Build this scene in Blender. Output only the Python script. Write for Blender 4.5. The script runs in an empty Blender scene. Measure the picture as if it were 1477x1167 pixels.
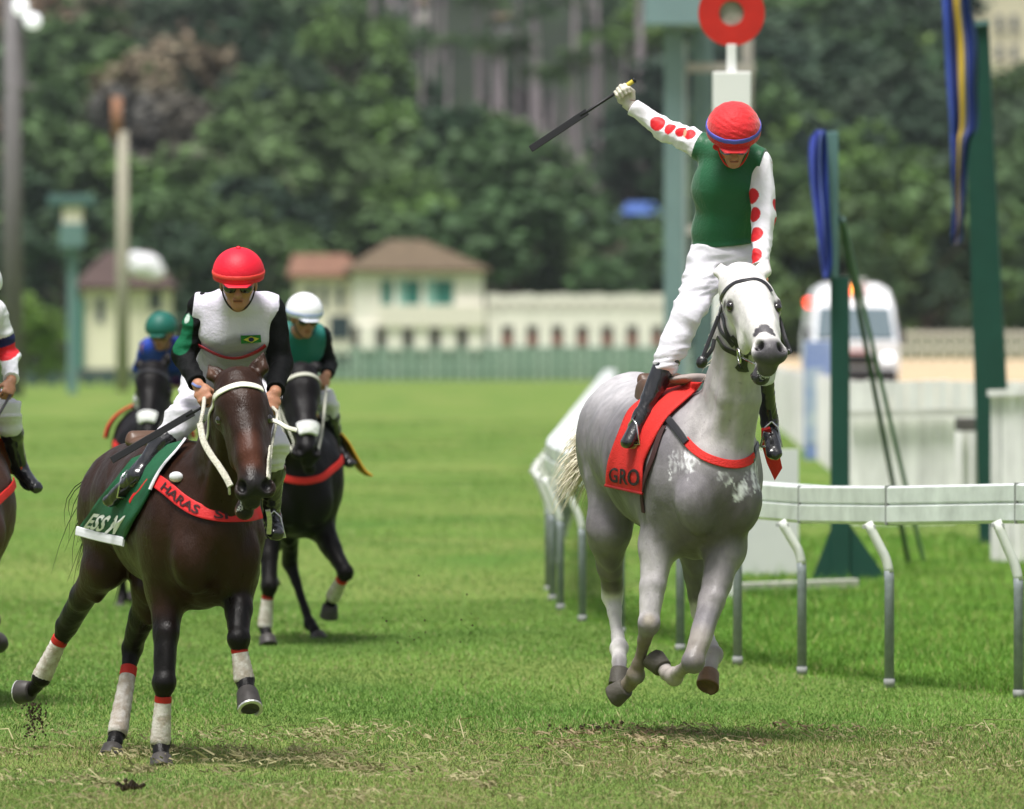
import bpy, bmesh, math, random
import numpy as np
from mathutils import Vector, Matrix

random.seed(7)
RNG = np.random.default_rng(11)
SC = bpy.context.scene
COL = SC.collection

# ------------------------------------------------------------------ camera
F, CXP, HYP, H = 14000.0, 738.5, 500.0, 1.96        # focal length in pixels, centre, horizon line, eye height
cam_d = bpy.data.cameras.new('camera')
cam = bpy.data.objects.new('camera', cam_d)
COL.objects.link(cam)
cam.location = (0, 0, H)
cam.rotation_euler = (math.radians(90), 0, 0)
cam_d.sensor_width = 36.0
cam_d.lens = F / 1477.0 * 36.0
cam_d.shift_y = -(583.5 - HYP) / 1477.0
cam_d.clip_start = 1.0
cam_d.clip_end = 6000.0
cam_d.dof.use_dof = True
cam_d.dof.focus_distance = 47.8
cam_d.dof.aperture_fstop = 4.6
SC.camera = cam

# ------------------------------------------------------------------ light
SUN_EL, SUN_AZ = math.radians(71), math.radians(208)    # high, soft, from behind the camera's left shoulder
world = bpy.data.worlds.new("World")
SC.world = world
world.use_nodes = True
wn, wl = world.node_tree.nodes, world.node_tree.links
bg = wn['Background']
sky = wn.new('ShaderNodeTexSky')
sky.sky_type = 'NISHITA'
sky.sun_disc = False
sky.sun_elevation = SUN_EL
sky.sun_rotation = SUN_AZ
sky.dust_density = 4.0
sky.ozone_density = 0.6
hs = wn.new('ShaderNodeHueSaturation')
hs.inputs['Saturation'].default_value = 0.38
wl.new(sky.outputs[0], hs.inputs['Color'])
wl.new(hs.outputs[0], bg.inputs['Color'])
bg.inputs['Strength'].default_value = 0.078
sun_d = bpy.data.lights.new('sun', 'SUN')
sun_d.energy = 3.1
sun_d.angle = math.radians(20)
sun_d.color = (1.0, 0.975, 0.94)
sun = bpy.data.objects.new('sun', sun_d)
COL.objects.link(sun)
_sd = Vector((math.sin(SUN_AZ) * math.cos(SUN_EL), math.cos(SUN_AZ) * math.cos(SUN_EL), math.sin(SUN_EL)))
sun.rotation_euler = _sd.to_track_quat('Z', 'Y').to_euler()
sun.location = (0, 0, 60)
vs = SC.view_settings
vs.view_transform = 'Standard'
vs.look = 'None'
vs.exposure = 0.74
vs.gamma = 1.0
vs.use_curve_mapping = False
SC.cycles.use_denoising = True
SC.cycles.max_bounces = 6

def at(px, py, d):
    return np.array([(px - CXP) * d / F, d, H - (py - HYP) * d / F])

# ------------------------------------------------------------------ materials
MATS = {}
def _set(b, name, v):
    if name in b.inputs:
        b.inputs[name].default_value = v

def mat(name, col=(0.5, 0.5, 0.5), rough=0.6, vcol=False, noise=0.0, nscale=8.0, bump=0.0, bscale=60.0, metal=0.0,
        sheen=0.0, coat=0.0, emit=None, es=0.0, detail=4.0, col2=None, stretch=None, spec=None, objrand=0.0, sss=0.0,
        roughvar=0.0):
    if name in MATS:
        return MATS[name]
    m = bpy.data.materials.new(name)
    m.use_nodes = True
    n, l = m.node_tree.nodes, m.node_tree.links
    b = n['Principled BSDF']
    tc = n.new('ShaderNodeTexCoord')
    vec = tc.outputs['Object']
    if stretch:
        mp = n.new('ShaderNodeMapping')
        mp.inputs['Scale'].default_value = stretch
        l.new(vec, mp.inputs[0]); vec = mp.outputs[0]
    if vcol:
        a = n.new('ShaderNodeAttribute'); a.attribute_name = 'Col'
        base = a.outputs['Color']
    else:
        r = n.new('ShaderNodeRGB'); r.outputs[0].default_value = (*col, 1)
        base = r.outputs[0]
    if noise > 0 or col2 is not None:
        t = n.new('ShaderNodeTexNoise')
        t.inputs['Scale'].default_value = nscale
        t.inputs['Detail'].default_value = detail
        t.inputs['Roughness'].default_value = 0.6
        l.new(vec, t.inputs['Vector'])
        if col2 is not None:
            cr = n.new('ShaderNodeMapRange')
            cr.inputs['From Min'].default_value = 0.38; cr.inputs['From Max'].default_value = 0.62
            l.new(t.outputs[0], cr.inputs[0])
            mx = n.new('ShaderNodeMix'); mx.data_type = 'RGBA'
            mx.inputs['B'].default_value = (*col2, 1) if 'B' in mx.inputs else (0, 0, 0, 1)
            mx.inputs[7].default_value = (*col2, 1)
            l.new(cr.outputs[0], mx.inputs[0]); l.new(base, mx.inputs[6])
            base = mx.outputs[2]
        if noise > 0:
            mr = n.new('ShaderNodeMapRange')
            mr.inputs['From Min'].default_value = 0.25; mr.inputs['From Max'].default_value = 0.75
            mr.inputs['To Min'].default_value = 1 - noise; mr.inputs['To Max'].default_value = 1 + noise
            l.new(t.outputs[0], mr.inputs[0])
            vm = n.new('ShaderNodeVectorMath'); vm.operation = 'SCALE'
            l.new(base, vm.inputs[0]); l.new(mr.outputs[0], vm.inputs['Scale'])
            base = vm.outputs[0]
    if objrand > 0:
        oi = n.new('ShaderNodeObjectInfo')
        mr = n.new('ShaderNodeMapRange')
        mr.inputs['To Min'].default_value = 1 - objrand; mr.inputs['To Max'].default_value = 1 + objrand
        l.new(oi.outputs['Random'], mr.inputs[0])
        vm = n.new('ShaderNodeVectorMath'); vm.operation = 'SCALE'
        l.new(base, vm.inputs[0]); l.new(mr.outputs[0], vm.inputs['Scale'])
        base = vm.outputs[0]
    l.new(base, b.inputs['Base Color'])
    b.inputs['Roughness'].default_value = rough
    b.inputs['Metallic'].default_value = metal
    if spec is None: spec = .5 if (metal or coat) else .3
    if spec is not None: _set(b, 'Specular IOR Level', spec)
    if sheen: _set(b, 'Sheen Weight', sheen)
    if coat: _set(b, 'Coat Weight', coat); _set(b, 'Coat Roughness', 0.12)
    if sss: _set(b, 'Subsurface Weight', sss); _set(b, 'Subsurface Scale', 0.02)
    if emit: _set(b, 'Emission Color', (*emit, 1)); _set(b, 'Emission Strength', es)
    if bump > 0:
        t2 = n.new('ShaderNodeTexNoise'); t2.inputs['Scale'].default_value = bscale; t2.inputs['Detail'].default_value = 3
        l.new(vec, t2.inputs['Vector'])
        bp = n.new('ShaderNodeBump'); bp.inputs['Strength'].default_value = bump
        bp.inputs['Distance'].default_value = 0.01
        if roughvar:
            rv = n.new('ShaderNodeMapRange'); rv.inputs['To Min'].default_value = rough - roughvar; rv.inputs['To Max'].default_value = rough + roughvar
            rv.inputs['From Min'].default_value = .3; rv.inputs['From Max'].default_value = .7
            l.new((t if (noise > 0 or col2 is not None) else t2).outputs[0], rv.inputs[0]); l.new(rv.outputs[0], b.inputs['Roughness'])
        l.new(t2.outputs[0], bp.inputs['Height']); l.new(bp.outputs[0], b.inputs['Normal'])
    MATS[name] = m
    return m

# ------------------------------------------------------------------ object helpers
BASE = {}
Z = np.array([0, 0, 1.])
def link_mesh(name, me, m, parent=None, base=None):
    o = bpy.data.objects.new(name, me)
    COL.objects.link(o)
    if parent is not None:
        o.parent = parent
        BASE[o.name] = BASE[parent.name]
    else:
        b = np.array(base if base is not None else (0, 0, 0), float)
        o.location = b
        BASE[o.name] = b
    if m is not None:
        me.materials.append(m)
    return o

def tri_mesh(name, V, faces, m, parent=None, base=None, smooth=True, col=None):
    """V (n,3) world coordinates; faces either an (k,3|4) array or a list"""
    b = BASE[parent.name] if parent is not None else np.array(base if base is not None else (0, 0, 0), float)
    V = np.asarray(V, float) - b
    me = bpy.data.meshes.new(name)
    if isinstance(faces, np.ndarray):
        k = faces.shape[1]; nf = len(faces)
        me.vertices.add(len(V)); me.vertices.foreach_set('co', V.astype(np.float32).ravel())
        me.loops.add(nf * k); me.loops.foreach_set('vertex_index', faces.astype(np.int32).ravel())
        me.polygons.add(nf)
        me.polygons.foreach_set('loop_start', np.arange(0, nf * k, k, dtype=np.int32))
        me.update(calc_edges=True); me.validate()
    else:
        me.from_pydata(V.tolist(), [], faces); me.update()
    if smooth:
        me.polygons.foreach_set('use_smooth', np.ones(len(me.polygons), bool))
    if col is not None:
        ca = me.color_attributes.new('Col', 'FLOAT_COLOR', 'POINT')
        c4 = np.ones((len(V), 4), np.float32); c4[:, :3] = col
        ca.data.foreach_set('color', c4.ravel())
    return link_mesh(name, me, m, parent, base)

def empty(name, base):
    o = bpy.data.objects.new(name, None)
    COL.objects.link(o); o.location = base; o.empty_display_size = 0.2
    BASE[o.name] = np.array(base, float)
    return o

def tag(o, label=None, cat=None, group=None, kind=None):
    if label: o['label'] = label
    if cat: o['category'] = cat
    if group: o['group'] = group
    if kind: o['kind'] = kind
    return o

def copy_tree(o, parent=None):
    c = o.copy(); COL.objects.link(c)
    BASE[c.name] = BASE.get(o.name)
    if parent is not None: c.parent = parent
    for ch in [x for x in KIDS.get(o.name, o.children)]:
        copy_tree(ch, c)
    return c
KIDS = {}

class Geo:
    """collects boxes, tubes and polygons into one mesh"""
    def __init__(s): s.V = []; s.Fc = []
    def add(s, V, Fc):
        n = len(s.V); s.V += [tuple(v) for v in V]; s.Fc += [tuple(i + n for i in f) for f in Fc]
    def box(s, lo, hi):
        x0, y0, z0 = lo; x1, y1, z1 = hi
        s.add([(x0,y0,z0),(x1,y0,z0),(x1,y1,z0),(x0,y1,z0),(x0,y0,z1),(x1,y0,z1),(x1,y1,z1),(x0,y1,z1)],
              [(3,2,1,0),(4,5,6,7),(0,1,5,4),(1,2,6,5),(2,3,7,6),(3,0,4,7)]); return s
    def beam(s, p, q, w, h, up=(0, 0, 1)):
        p = np.array(p, float); q = np.array(q, float); a = q - p; a /= np.linalg.norm(a)
        u = np.array(up, float); u -= a * u.dot(a)
        if np.linalg.norm(u) < 1e-4: u = np.array([0, 1., 0]); u -= a * u.dot(a)
        u /= np.linalg.norm(u); l = np.cross(a, u)
        c = [(-1,-1),(1,-1),(1,1),(-1,1)]
        s.add([p + l*w/2*i + u*h/2*j for i, j in c] + [q + l*w/2*i + u*h/2*j for i, j in c],
              [(3,2,1,0),(4,5,6,7),(0,1,5,4),(1,2,6,5),(2,3,7,6),(3,0,4,7)]); return s
    def tube(s, pts, r, n=10, cap=True):
        pts = np.array(pts, float); m = len(pts)
        r = np.broadcast_to(np.array(r, float), (m,)) if np.ndim(r) < 2 else r
        t = np.gradient(pts, axis=0); t /= np.linalg.norm(t, axis=1)[:, None]
        u = np.array([0, 0, 1.]) if abs(t[0][2]) < 0.9 else np.array([1., 0, 0])
        V = []
        for i in range(m):
            u = u - t[i] * u.dot(t[i]); u /= np.linalg.norm(u); l = np.cross(t[i], u)
            for k in range(n):
                a = 2 * math.pi * k / n
                V.append(pts[i] + r[i] * (math.cos(a) * u + math.sin(a) * l))
        Fc = [(i*n+k, i*n+(k+1) % n, (i+1)*n+(k+1) % n, (i+1)*n+k) for i in range(m-1) for k in range(n)]
        if cap: Fc += [tuple(range(n))[::-1], tuple(range((m-1)*n, m*n))]
        s.add(V, Fc); return s
    def prism(s, poly, y0, y1):
        """poly of (x,z) in the facade plane, from y0 to y1"""
        n = len(poly)
        s.add([(x, y0, z) for x, z in poly] + [(x, y1, z) for x, z in poly],
              [tuple(range(n)), tuple(range(2*n-1, n-1, -1))] + [(i, i+n, (i+1) % n + n, (i+1) % n) for i in range(n)]); return s
    def build(s, name, m, parent=None, base=None, smooth=False, bevel=0.0):
        o = tri_mesh(name, np.array(s.V), s.Fc, m, parent, base, smooth)
        if bevel:
            md = o.modifiers.new('bevel', 'BEVEL'); md.width = bevel; md.segments = 2; md.limit_method = 'ANGLE'
        return o

# ------------------------------------------------------------------ smooth implicit surfaces
def smin(a, b, k):
    h = np.maximum(k - np.abs(a - b), 0) / k
    return np.minimum(a, b) - h * h * k * 0.25

def nrm(v):
    v = np.asarray(v, float); return v / max(np.linalg.norm(v), 1e-9)

class Blob:
    def __init__(s): s.P = []
    def cone(s, p0, p1, r0, r1, up=(0, 0, 1), k=0.03, tag='', op='+'):
        r0 = (r0, r0) if np.isscalar(r0) else r0
        r1 = (r1, r1) if np.isscalar(r1) else r1
        p0 = np.array(p0, float); p1 = np.array(p1, float)
        a = p1 - p0; L = np.linalg.norm(a); a = a / max(L, 1e-6)
        u = np.array(up, float); u = u - a * u.dot(a)
        if np.linalg.norm(u) < 1e-3:
            u = np.array([0, 1., 0.1]); u = u - a * u.dot(a)
        u /= np.linalg.norm(u); w = np.cross(a, u)
        s.P.append(('c', p0, L, a, u, w, r0, r1, k, tag, op)); return s
    def chain(s, pts, rs, up=(0, 0, 1), k=0.03, tag=''):
        for i in range(len(pts) - 1): s.cone(pts[i], pts[i+1], rs[i], rs[i+1], up, k, tag)
        return s
    def ell(s, c, r, x=(1, 0, 0), y=(0, 1, 0), z=None, k=0.03, tag='', op='+'):
        x = nrm(x); y = np.array(y, float); y = nrm(y - x * x.dot(y)); z = np.cross(x, y)
        r = (r, r, r) if np.isscalar(r) else r
        s.P.append(('e', np.array(c, float), 0, x, y, z, r, None, k, tag, op)); return s
    @staticmethod
    def dist(pr, X, infl=0.0):
        """X: either (...,3) points or a tuple of three broadcastable axes"""
        p0 = pr[1]
        if isinstance(X, tuple):
            x, y, z = (np.float32(1)*(X[i] - np.float32(p0[i])) for i in range(3))
            dot = lambda v: x*np.float32(v[0]) + y*np.float32(v[1]) + z*np.float32(v[2])
        else:
            q = X - p0
            dot = lambda v: q @ v
        if pr[0] == 'c':
            _, p0, L, a, u, w, r0, r1, k, tg, op = pr
            L = max(float(L), 1e-6)
            da = dot(a); t = np.clip(da / L, 0, 1)
            rw = float(r0[0] + infl) + float(r1[0] - r0[0]) * t; rh = float(r0[1] + infl) + float(r1[1] - r0[1]) * t
            rm = np.minimum(rw, rh)
            e = np.sqrt((dot(w) / rw) ** 2 + (dot(u) / rh) ** 2 + ((da - t * L) / rm) ** 2)
            return (e - 1) * rm
        _, c, _, vx, vy, vz, r, _, k, tg, op = pr
        rx, ry, rz = (float(v + infl) for v in r)
        a, b, c = dot(vx)**2, dot(vy)**2, dot(vz)**2
        k0 = np.sqrt(a/rx**2 + b/ry**2 + c/rz**2)
        k1 = np.sqrt(a/rx**4 + b/ry**4 + c/rz**4)
        return k0 * (k0 - 1) / np.maximum(k1, 1e-6)
    def bounds(s, pr, pad):
        if pr[0] == 'c':
            m = max(max(pr[6]), max(pr[7])) + pad
            e = pr[1] + pr[3] * pr[2]
            return np.minimum(pr[1], e) - m, np.maximum(pr[1], e) + m
        m = max(pr[6]) + pad
        return pr[1] - m, pr[1] + m
    def sub(s, tags):
        b = Blob(); b.P = [p for p in s.P if any(p[9].startswith(t) for t in tags)]; return b
    def ev(s, X, infl=0.0):
        d = np.full(X.shape[:-1], 9.0)
        lo, hi = X.reshape(-1, 3).min(0), X.reshape(-1, 3).max(0)
        if not hasattr(s, 'bb') or len(s.bb) != len(s.P): s.bb = [s.bounds(p, .12) for p in s.P]
        near = [p for p, b in zip(s.P, s.bb) if (b[0] <= hi).all() and (b[1] >= lo).all()]
        if not near: near = s.P
        for pr in near:
            e = Blob.dist(pr, X, infl)
            if pr[10] == '+': d = smin(d, e, pr[8])
            else: d = -smin(-d, e, pr[8])
        return d
    def evg(s, X, e=0.004):
        A = s.ev(np.stack([X, X + [e, 0, 0], X + [0, e, 0], X + [0, 0, e]]))
        g = np.stack([A[1] - A[0], A[2] - A[0], A[3] - A[0]], -1)
        return A[0], g / np.maximum(np.linalg.norm(g, axis=-1, keepdims=True), 1e-9)
    def grad(s, X, e=0.004):
        return s.evg(X, e)[1]
    def snap(s, X, off=0.0, it=5, only_out=False):
        X = np.array(X, float)
        for _ in range(it):
            d, g = s.evg(X); d = d - off
            if only_out: d = np.minimum(d, 0)
            X = X - g * (d * 0.85)[..., None]
        return X, s.grad(X)
    def mesh(s, h, infl=0.0, cuts=(), fold=0.0, ffreq=14.0, seed=0, fdir=(1, 1, 1)):
        pad = infl + 0.05
        bs = [s.bounds(p, pad) for p in s.P if p[10] == '+']
        lo = np.min([b[0] for b in bs], 0) - h * 2; hi = np.max([b[1] for b in bs], 0) + h * 2
        n = np.ceil((hi - lo) / h).astype(int) + 1
        G = np.full(n, 0.4, np.float32)
        for pr in s.P:
            b0, b1 = s.bounds(pr, pad + pr[8])
            i0 = np.clip(np.floor((b0 - lo) / h).astype(int), 0, n - 1); i1 = np.clip(np.ceil((b1 - lo) / h).astype(int) + 1, 1, n)
            ax = [(np.arange(i0[j], i1[j]) * h + lo[j]).astype(np.float32) for j in range(3)]
            e = Blob.dist(pr, (ax[0][:, None, None], ax[1][None, :, None], ax[2][None, None, :]), infl)
            sl = tuple(slice(i0[j], i1[j]) for j in range(3))
            if pr[10] == '+': G[sl] = smin(G[sl], e, pr[8])
            else: G[sl] = -smin(-G[sl], e, pr[8])
        if cuts:
            ax = [np.arange(n[j]) * h + lo[j] for j in range(3)]
            for p, nv in cuts:      # keep the side the normal points away from
                nv = nrm(nv); t = [((ax[j] - p[j])*nv[j]).astype(np.float32) for j in range(3)]
                G = np.maximum(G, t[0][:, None, None] + t[1][None, :, None] + t[2][None, None, :])
        V, Q = surface_net(G, lo, h)
        if fold > 0 and len(V):
            nr = vnormals(V, Q)
            w = np.ones(len(V))
            for p, nv in cuts: w = np.minimum(w, np.clip(np.abs((V - p) @ nrm(nv)) / .03, 0, 1))
            V = V + nr * (folds(V, ffreq, seed, fdir) * fold * w)[:, None]
        return V, Q

def folds(V, freq, seed=0, fdir=(1, 1, 1)):
    r = np.random.default_rng(seed); f = np.zeros(len(V)); W = V * np.array(fdir)
    warp = np.zeros_like(V)
    for _ in range(4):
        k = r.normal(size=3) * freq * 0.4
        warp += np.sin(W @ k + r.uniform(0, 6.28))[:, None] * r.normal(size=3) * 0.25 / 4
    for o in range(7):
        k = nrm(r.normal(size=3)) * freq * (1 + 0.55 * o)
        a = np.sin((W + warp) @ k + r.uniform(0, 6.28))
        f += (1 - 2 * np.abs(a)) / (1 + 0.5 * o)
    return f / 2.2

def vnoise(V, freq, seed=0):
    r = np.random.default_rng(seed); f = np.zeros(len(V)); W = V.copy()
    for o in range(5):
        W = W + 0.35 / freq / (1.8 ** o) * np.stack([np.sin(W @ (r.normal(size=3) * freq * 1.6 ** o) + r.uniform(0, 6)) for _ in range(3)], -1)
        k = r.normal(size=3) * freq * 1.8 ** o
        f += np.sin(W @ k + r.uniform(0, 6.28)) / 1.6 ** o
    return f / 2.0

def vnormals(V, Q):
    fn = np.cross(V[Q[:, 2]] - V[Q[:, 0]], V[Q[:, 3]] - V[Q[:, 1]])
    n = np.zeros_like(V)
    for i in range(4): np.add.at(n, Q[:, i], fn)
    return n / np.maximum(np.linalg.norm(n, axis=1, keepdims=True), 1e-12)

def surface_net(G, lo, h):
    S = G < 0
    c = [(i, j, k) for i in (0, 1) for j in (0, 1) for k in (0, 1)]
    nx, ny, nz = G.shape
    sl = lambda i, j, k: (slice(i, nx - 1 + i), slice(j, ny - 1 + j), slice(k, nz - 1 + k))
    anyc = np.zeros((nx-1, ny-1, nz-1), bool); allc = np.ones_like(anyc)
    for t in c: anyc |= S[sl(*t)]; allc &= S[sl(*t)]
    act = np.argwhere(anyc & ~allc)
    if len(act) == 0: return np.zeros((0, 3)), np.zeros((0, 4), int)
    idx = np.full(anyc.shape, -1, np.int32); idx[tuple(act.T)] = np.arange(len(act))
    val = {t: G[act[:, 0]+t[0], act[:, 1]+t[1], act[:, 2]+t[2]] for t in c}
    acc = np.zeros((len(act), 3)); cnt = np.zeros(len(act))
    for a in c:
        for ax in range(3):
            if a[ax] == 0:
                b = list(a); b[ax] = 1; b = tuple(b)
                va, vb = val[a], val[b]; m = (va < 0) != (vb < 0)
                t = np.where(m, va / np.where(m, va - vb, 1), 0)
                p = np.tile(np.array(a, float), (len(act), 1)); p[:, ax] += t
                acc[m] += p[m]; cnt[m] += 1
    V = (act + acc / cnt[:, None]) * h + lo
    Q = []
    for ax in range(3):
        o1, o2 = (ax + 1) % 3, (ax + 2) % 3
        s0 = [slice(None)] * 3; s1 = [slice(None)] * 3
        s0[ax] = slice(0, -1); s1[ax] = slice(1, None)
        A, B = S[tuple(s0)], S[tuple(s1)]
        e = np.argwhere(A != B)
        e = e[(e[:, o1] > 0) & (e[:, o2] > 0) & (e[:, o1] < G.shape[o1]-1) & (e[:, o2] < G.shape[o2]-1)]
        ins = A[tuple(e.T)]
        def g(d1, d2):
            q = e.copy(); q[:, o1] -= d1; q[:, o2] -= d2; return idx[tuple(q.T)]
        q = np.stack([g(1, 1), g(0, 1), g(0, 0), g(1, 0)], -1)
        q[~ins] = q[~ins][:, ::-1]
        Q.append(q)
    Q = np.concatenate(Q); Q = Q[(Q >= 0).all(1)]
    return V, Q

def paint(V, base, ops):
    """colours of coat or cloth, on the grey horse also some light and shade: ops are (p0, p1, r_in, r_out, colour)"""
    C = np.tile(np.array(base, float), (len(V), 1))
    for p0, p1, ri, ro, c in ops:
        p0 = np.array(p0, float); p1 = np.array(p1, float); a = p1 - p0; L2 = max(a.dot(a), 1e-9)
        t = np.clip((V - p0) @ a / L2, 0, 1)
        d = np.linalg.norm(V - p0 - t[:, None] * a, axis=1)
        w = np.clip((ro - d) / max(ro - ri, 1e-6), 0, 1)[:, None]; w = w * w * (3 - 2 * w)
        C = C * (1 - w) + np.array(c) * w
    return C

def catmull(P, n=6):
    P = np.array(P, float); out = []
    Q = np.vstack([2*P[0]-P[1], P, 2*P[-1]-P[-2]])
    for i in range(1, len(Q) - 2):
        for t in np.linspace(0, 1, n, endpoint=False):
            a, b, c, d = Q[i-1], Q[i], Q[i+1], Q[i+2]
            out.append(0.5*((2*b)+(-a+c)*t+(2*a-5*b+4*c-d)*t*t+(-a+3*b-3*c+d)*t**3))
    out.append(P[-1]); return np.array(out)

def strap(body, pts, width, thick, off, name, m, parent, n=6, snap=True, nvec=None, ret=False, closed=False):
    """a flat strap lying on a body"""
    C = catmull(pts, n)
    if snap: C, N = body.snap(C, off)
    else: N = np.tile(nrm(nvec), (len(C), 1)) if np.ndim(nvec) == 1 else np.array([nrm(v) for v in nvec])
    T = np.gradient(C, axis=0); T /= np.maximum(np.linalg.norm(T, axis=1), 1e-9)[:, None]
    N = N - T * (N * T).sum(1)[:, None]; N /= np.linalg.norm(N, axis=1)[:, None]
    S = np.cross(T, N)
    for _ in range(2): S[1:-1] = (S[:-2] + S[1:-1] + S[2:]) / 3
    S /= np.linalg.norm(S, axis=1)[:, None]
    V = []; k = 8
    prof = [(-.5, -.5), (.5, -.5), (.5, .2), (.42, .5), (0, .62), (-.42, .5), (-.5, .2), (-.5, 0)]
    for c, nn, ss in zip(C, N, S):
        V += [c + ss * width * x + nn * thick * (y + .5) for x, y in prof]
    m_ = len(C)
    Fc = [(i*k+j, (i+1)*k+j, (i+1)*k+(j+1) % k, i*k+(j+1) % k) for i in range(m_-1) for j in range(k)]
    Fc += [tuple(range(k)), tuple(range((m_-1)*k, m_*k))[::-1]]
    o = tri_mesh(name, V, Fc, m, parent, smooth=False)
    if ret: return o, C, N, S
    return o

def text_mesh(txt, size, bold=0.0):
    cu = bpy.data.curves.new('lettering', 'FONT'); cu.body = txt; cu.size = size; cu.offset = bold
    cu.resolution_u = 3
    ob = bpy.data.objects.new('lettering', cu); COL.objects.link(ob)
    bpy.context.view_layer.update()
    dg = bpy.context.evaluated_depsgraph_get()
    me = ob.evaluated_get(dg).to_mesh()
    V = np.array([v.co[:] for v in me.vertices]); Fc = [tuple(p.vertices) for p in me.polygons]
    ob.evaluated_get(dg).to_mesh_clear()
    COL.objects.unlink(ob); bpy.data.objects.remove(ob); bpy.data.curves.remove(cu)
    return V, Fc

def text_on(txt, size, fmap, name, m, parent, bold=0.0, squeeze=1.0):
    """fmap(u, v) -> world point for glyph coordinates in metres"""
    V, Fc = text_mesh(txt, size, bold)
    W = np.array([fmap(x * squeeze, y) for x, y, _ in V])
    return tri_mesh(name, W, Fc, m, parent, smooth=False)
# ------------------------------------------------------------------ setting: ground, track, hill
def grid_sheet(name, xs, ys, zf, m, base=(0, 0, 0)):
    X, Y = np.meshgrid(xs, ys, indexing='ij'); Zz = zf(X, Y); V = np.stack([X, Y, Zz], -1).reshape(-1, 3); n, k = X.shape
    Fc = np.array([(i*k+j, (i+1)*k+j, (i+1)*k+j+1, i*k+j+1) for i in range(n-1) for j in range(k-1)])
    return tag(tri_mesh(name, V, Fc, m, None, base), kind='structure')
def ground_mat(name, cols, scales, rough=.95):
    m = bpy.data.materials.new(name); m.use_nodes = True; n, l = m.node_tree.nodes, m.node_tree.links; b = n['Principled BSDF']
    b.inputs['Roughness'].default_value = rough; _set(b, 'Specular IOR Level', .1)
    tc = n.new('ShaderNodeTexCoord'); base = None
    for i, (c, s, lo, hi, st) in enumerate(scales):
        mp = n.new('ShaderNodeMapping'); mp.inputs['Scale'].default_value = st; mp.inputs['Location'].default_value = (i*7.3, i*3.1, 0)
        l.new(tc.outputs['Object'], mp.inputs[0]); t = n.new('ShaderNodeTexNoise'); t.inputs['Scale'].default_value = s; t.inputs['Detail'].default_value = 6
        l.new(mp.outputs[0], t.inputs['Vector']); mr = n.new('ShaderNodeMapRange'); mr.inputs['From Min'].default_value = lo; mr.inputs['From Max'].default_value = hi
        l.new(t.outputs[0], mr.inputs[0]); mx = n.new('ShaderNodeMix'); mx.data_type = 'RGBA'; l.new(mr.outputs[0], mx.inputs[0])
        if base is None: mx.inputs[6].default_value = (*cols, 1)
        else: l.new(base, mx.inputs[6])
        mx.inputs[7].default_value = (*c, 1); base = mx.outputs[2]
    l.new(base, b.inputs['Base Color']); return m
turf = ground_mat('turf', (.125, .20, .038), [((.17, .22, .055), .16, .42, .62, (1, .5, 1)), ((.07, .16, .024), .5, .48, .70, (1, .35, 1)), ((.20, .24, .08), 1.6, .60, .78, (1, .5, 1)), ((.12, .13, .05), 9, .55, .75, (1, 1, 1))])
ys = np.concatenate([np.arange(20, 130, 1.5), np.arange(130, 400, 12), np.arange(400, 3001, 200)])
grid_sheet('ground', np.concatenate([[-1500, -400, -120, -60], np.arange(-30, 31, 1.0), [60, 120, 400, 1500]]), ys, lambda X, Y: .02*np.sin(X*.9 + Y*.13)*np.sin(Y*.31), turf)
sand = ground_mat('sand', (.52, .40, .25), [((.42, .32, .21), .3, .4, .6, (1, .2, 1)), ((.60, .48, .32), 2, .5, .7, (1, .3, 1))])
def track_z(X, Y): return np.clip(.55 + (Y-110)*.0033, .55, 1.35)*np.clip((X - (3.6 + (Y-112)*.016))/1.5, 0, 1) - .06*np.clip(1-(X - (3.6 + (Y-112)*.016))/1.5, 0, 1)*0
grid_sheet('dirt_track', np.array([0, .75, 1.5, 3, 6, 10, 16, 24, 40, 70.]), np.arange(0, 30, 1.), lambda X, Y: X*0, sand)
tr = bpy.data.objects['dirt_track']; me = tr.data
co = np.zeros(len(me.vertices)*3); me.vertices.foreach_get('co', co); co = co.reshape(-1, 3)
Yw = 122 + (co[:, 1]/29)**1.5*520; Xl = 4.6 + (Yw-112)*.0172 + .35; Xw = Xl + co[:, 0]
co = np.stack([Xw, Yw, .004 + np.clip(.80 + (Yw-200)*.0010, .55, 1.25)*np.clip(co[:, 0]/1.5, 0, 1)], -1); me.vertices.foreach_set('co', co.ravel()); me.update()

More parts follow.
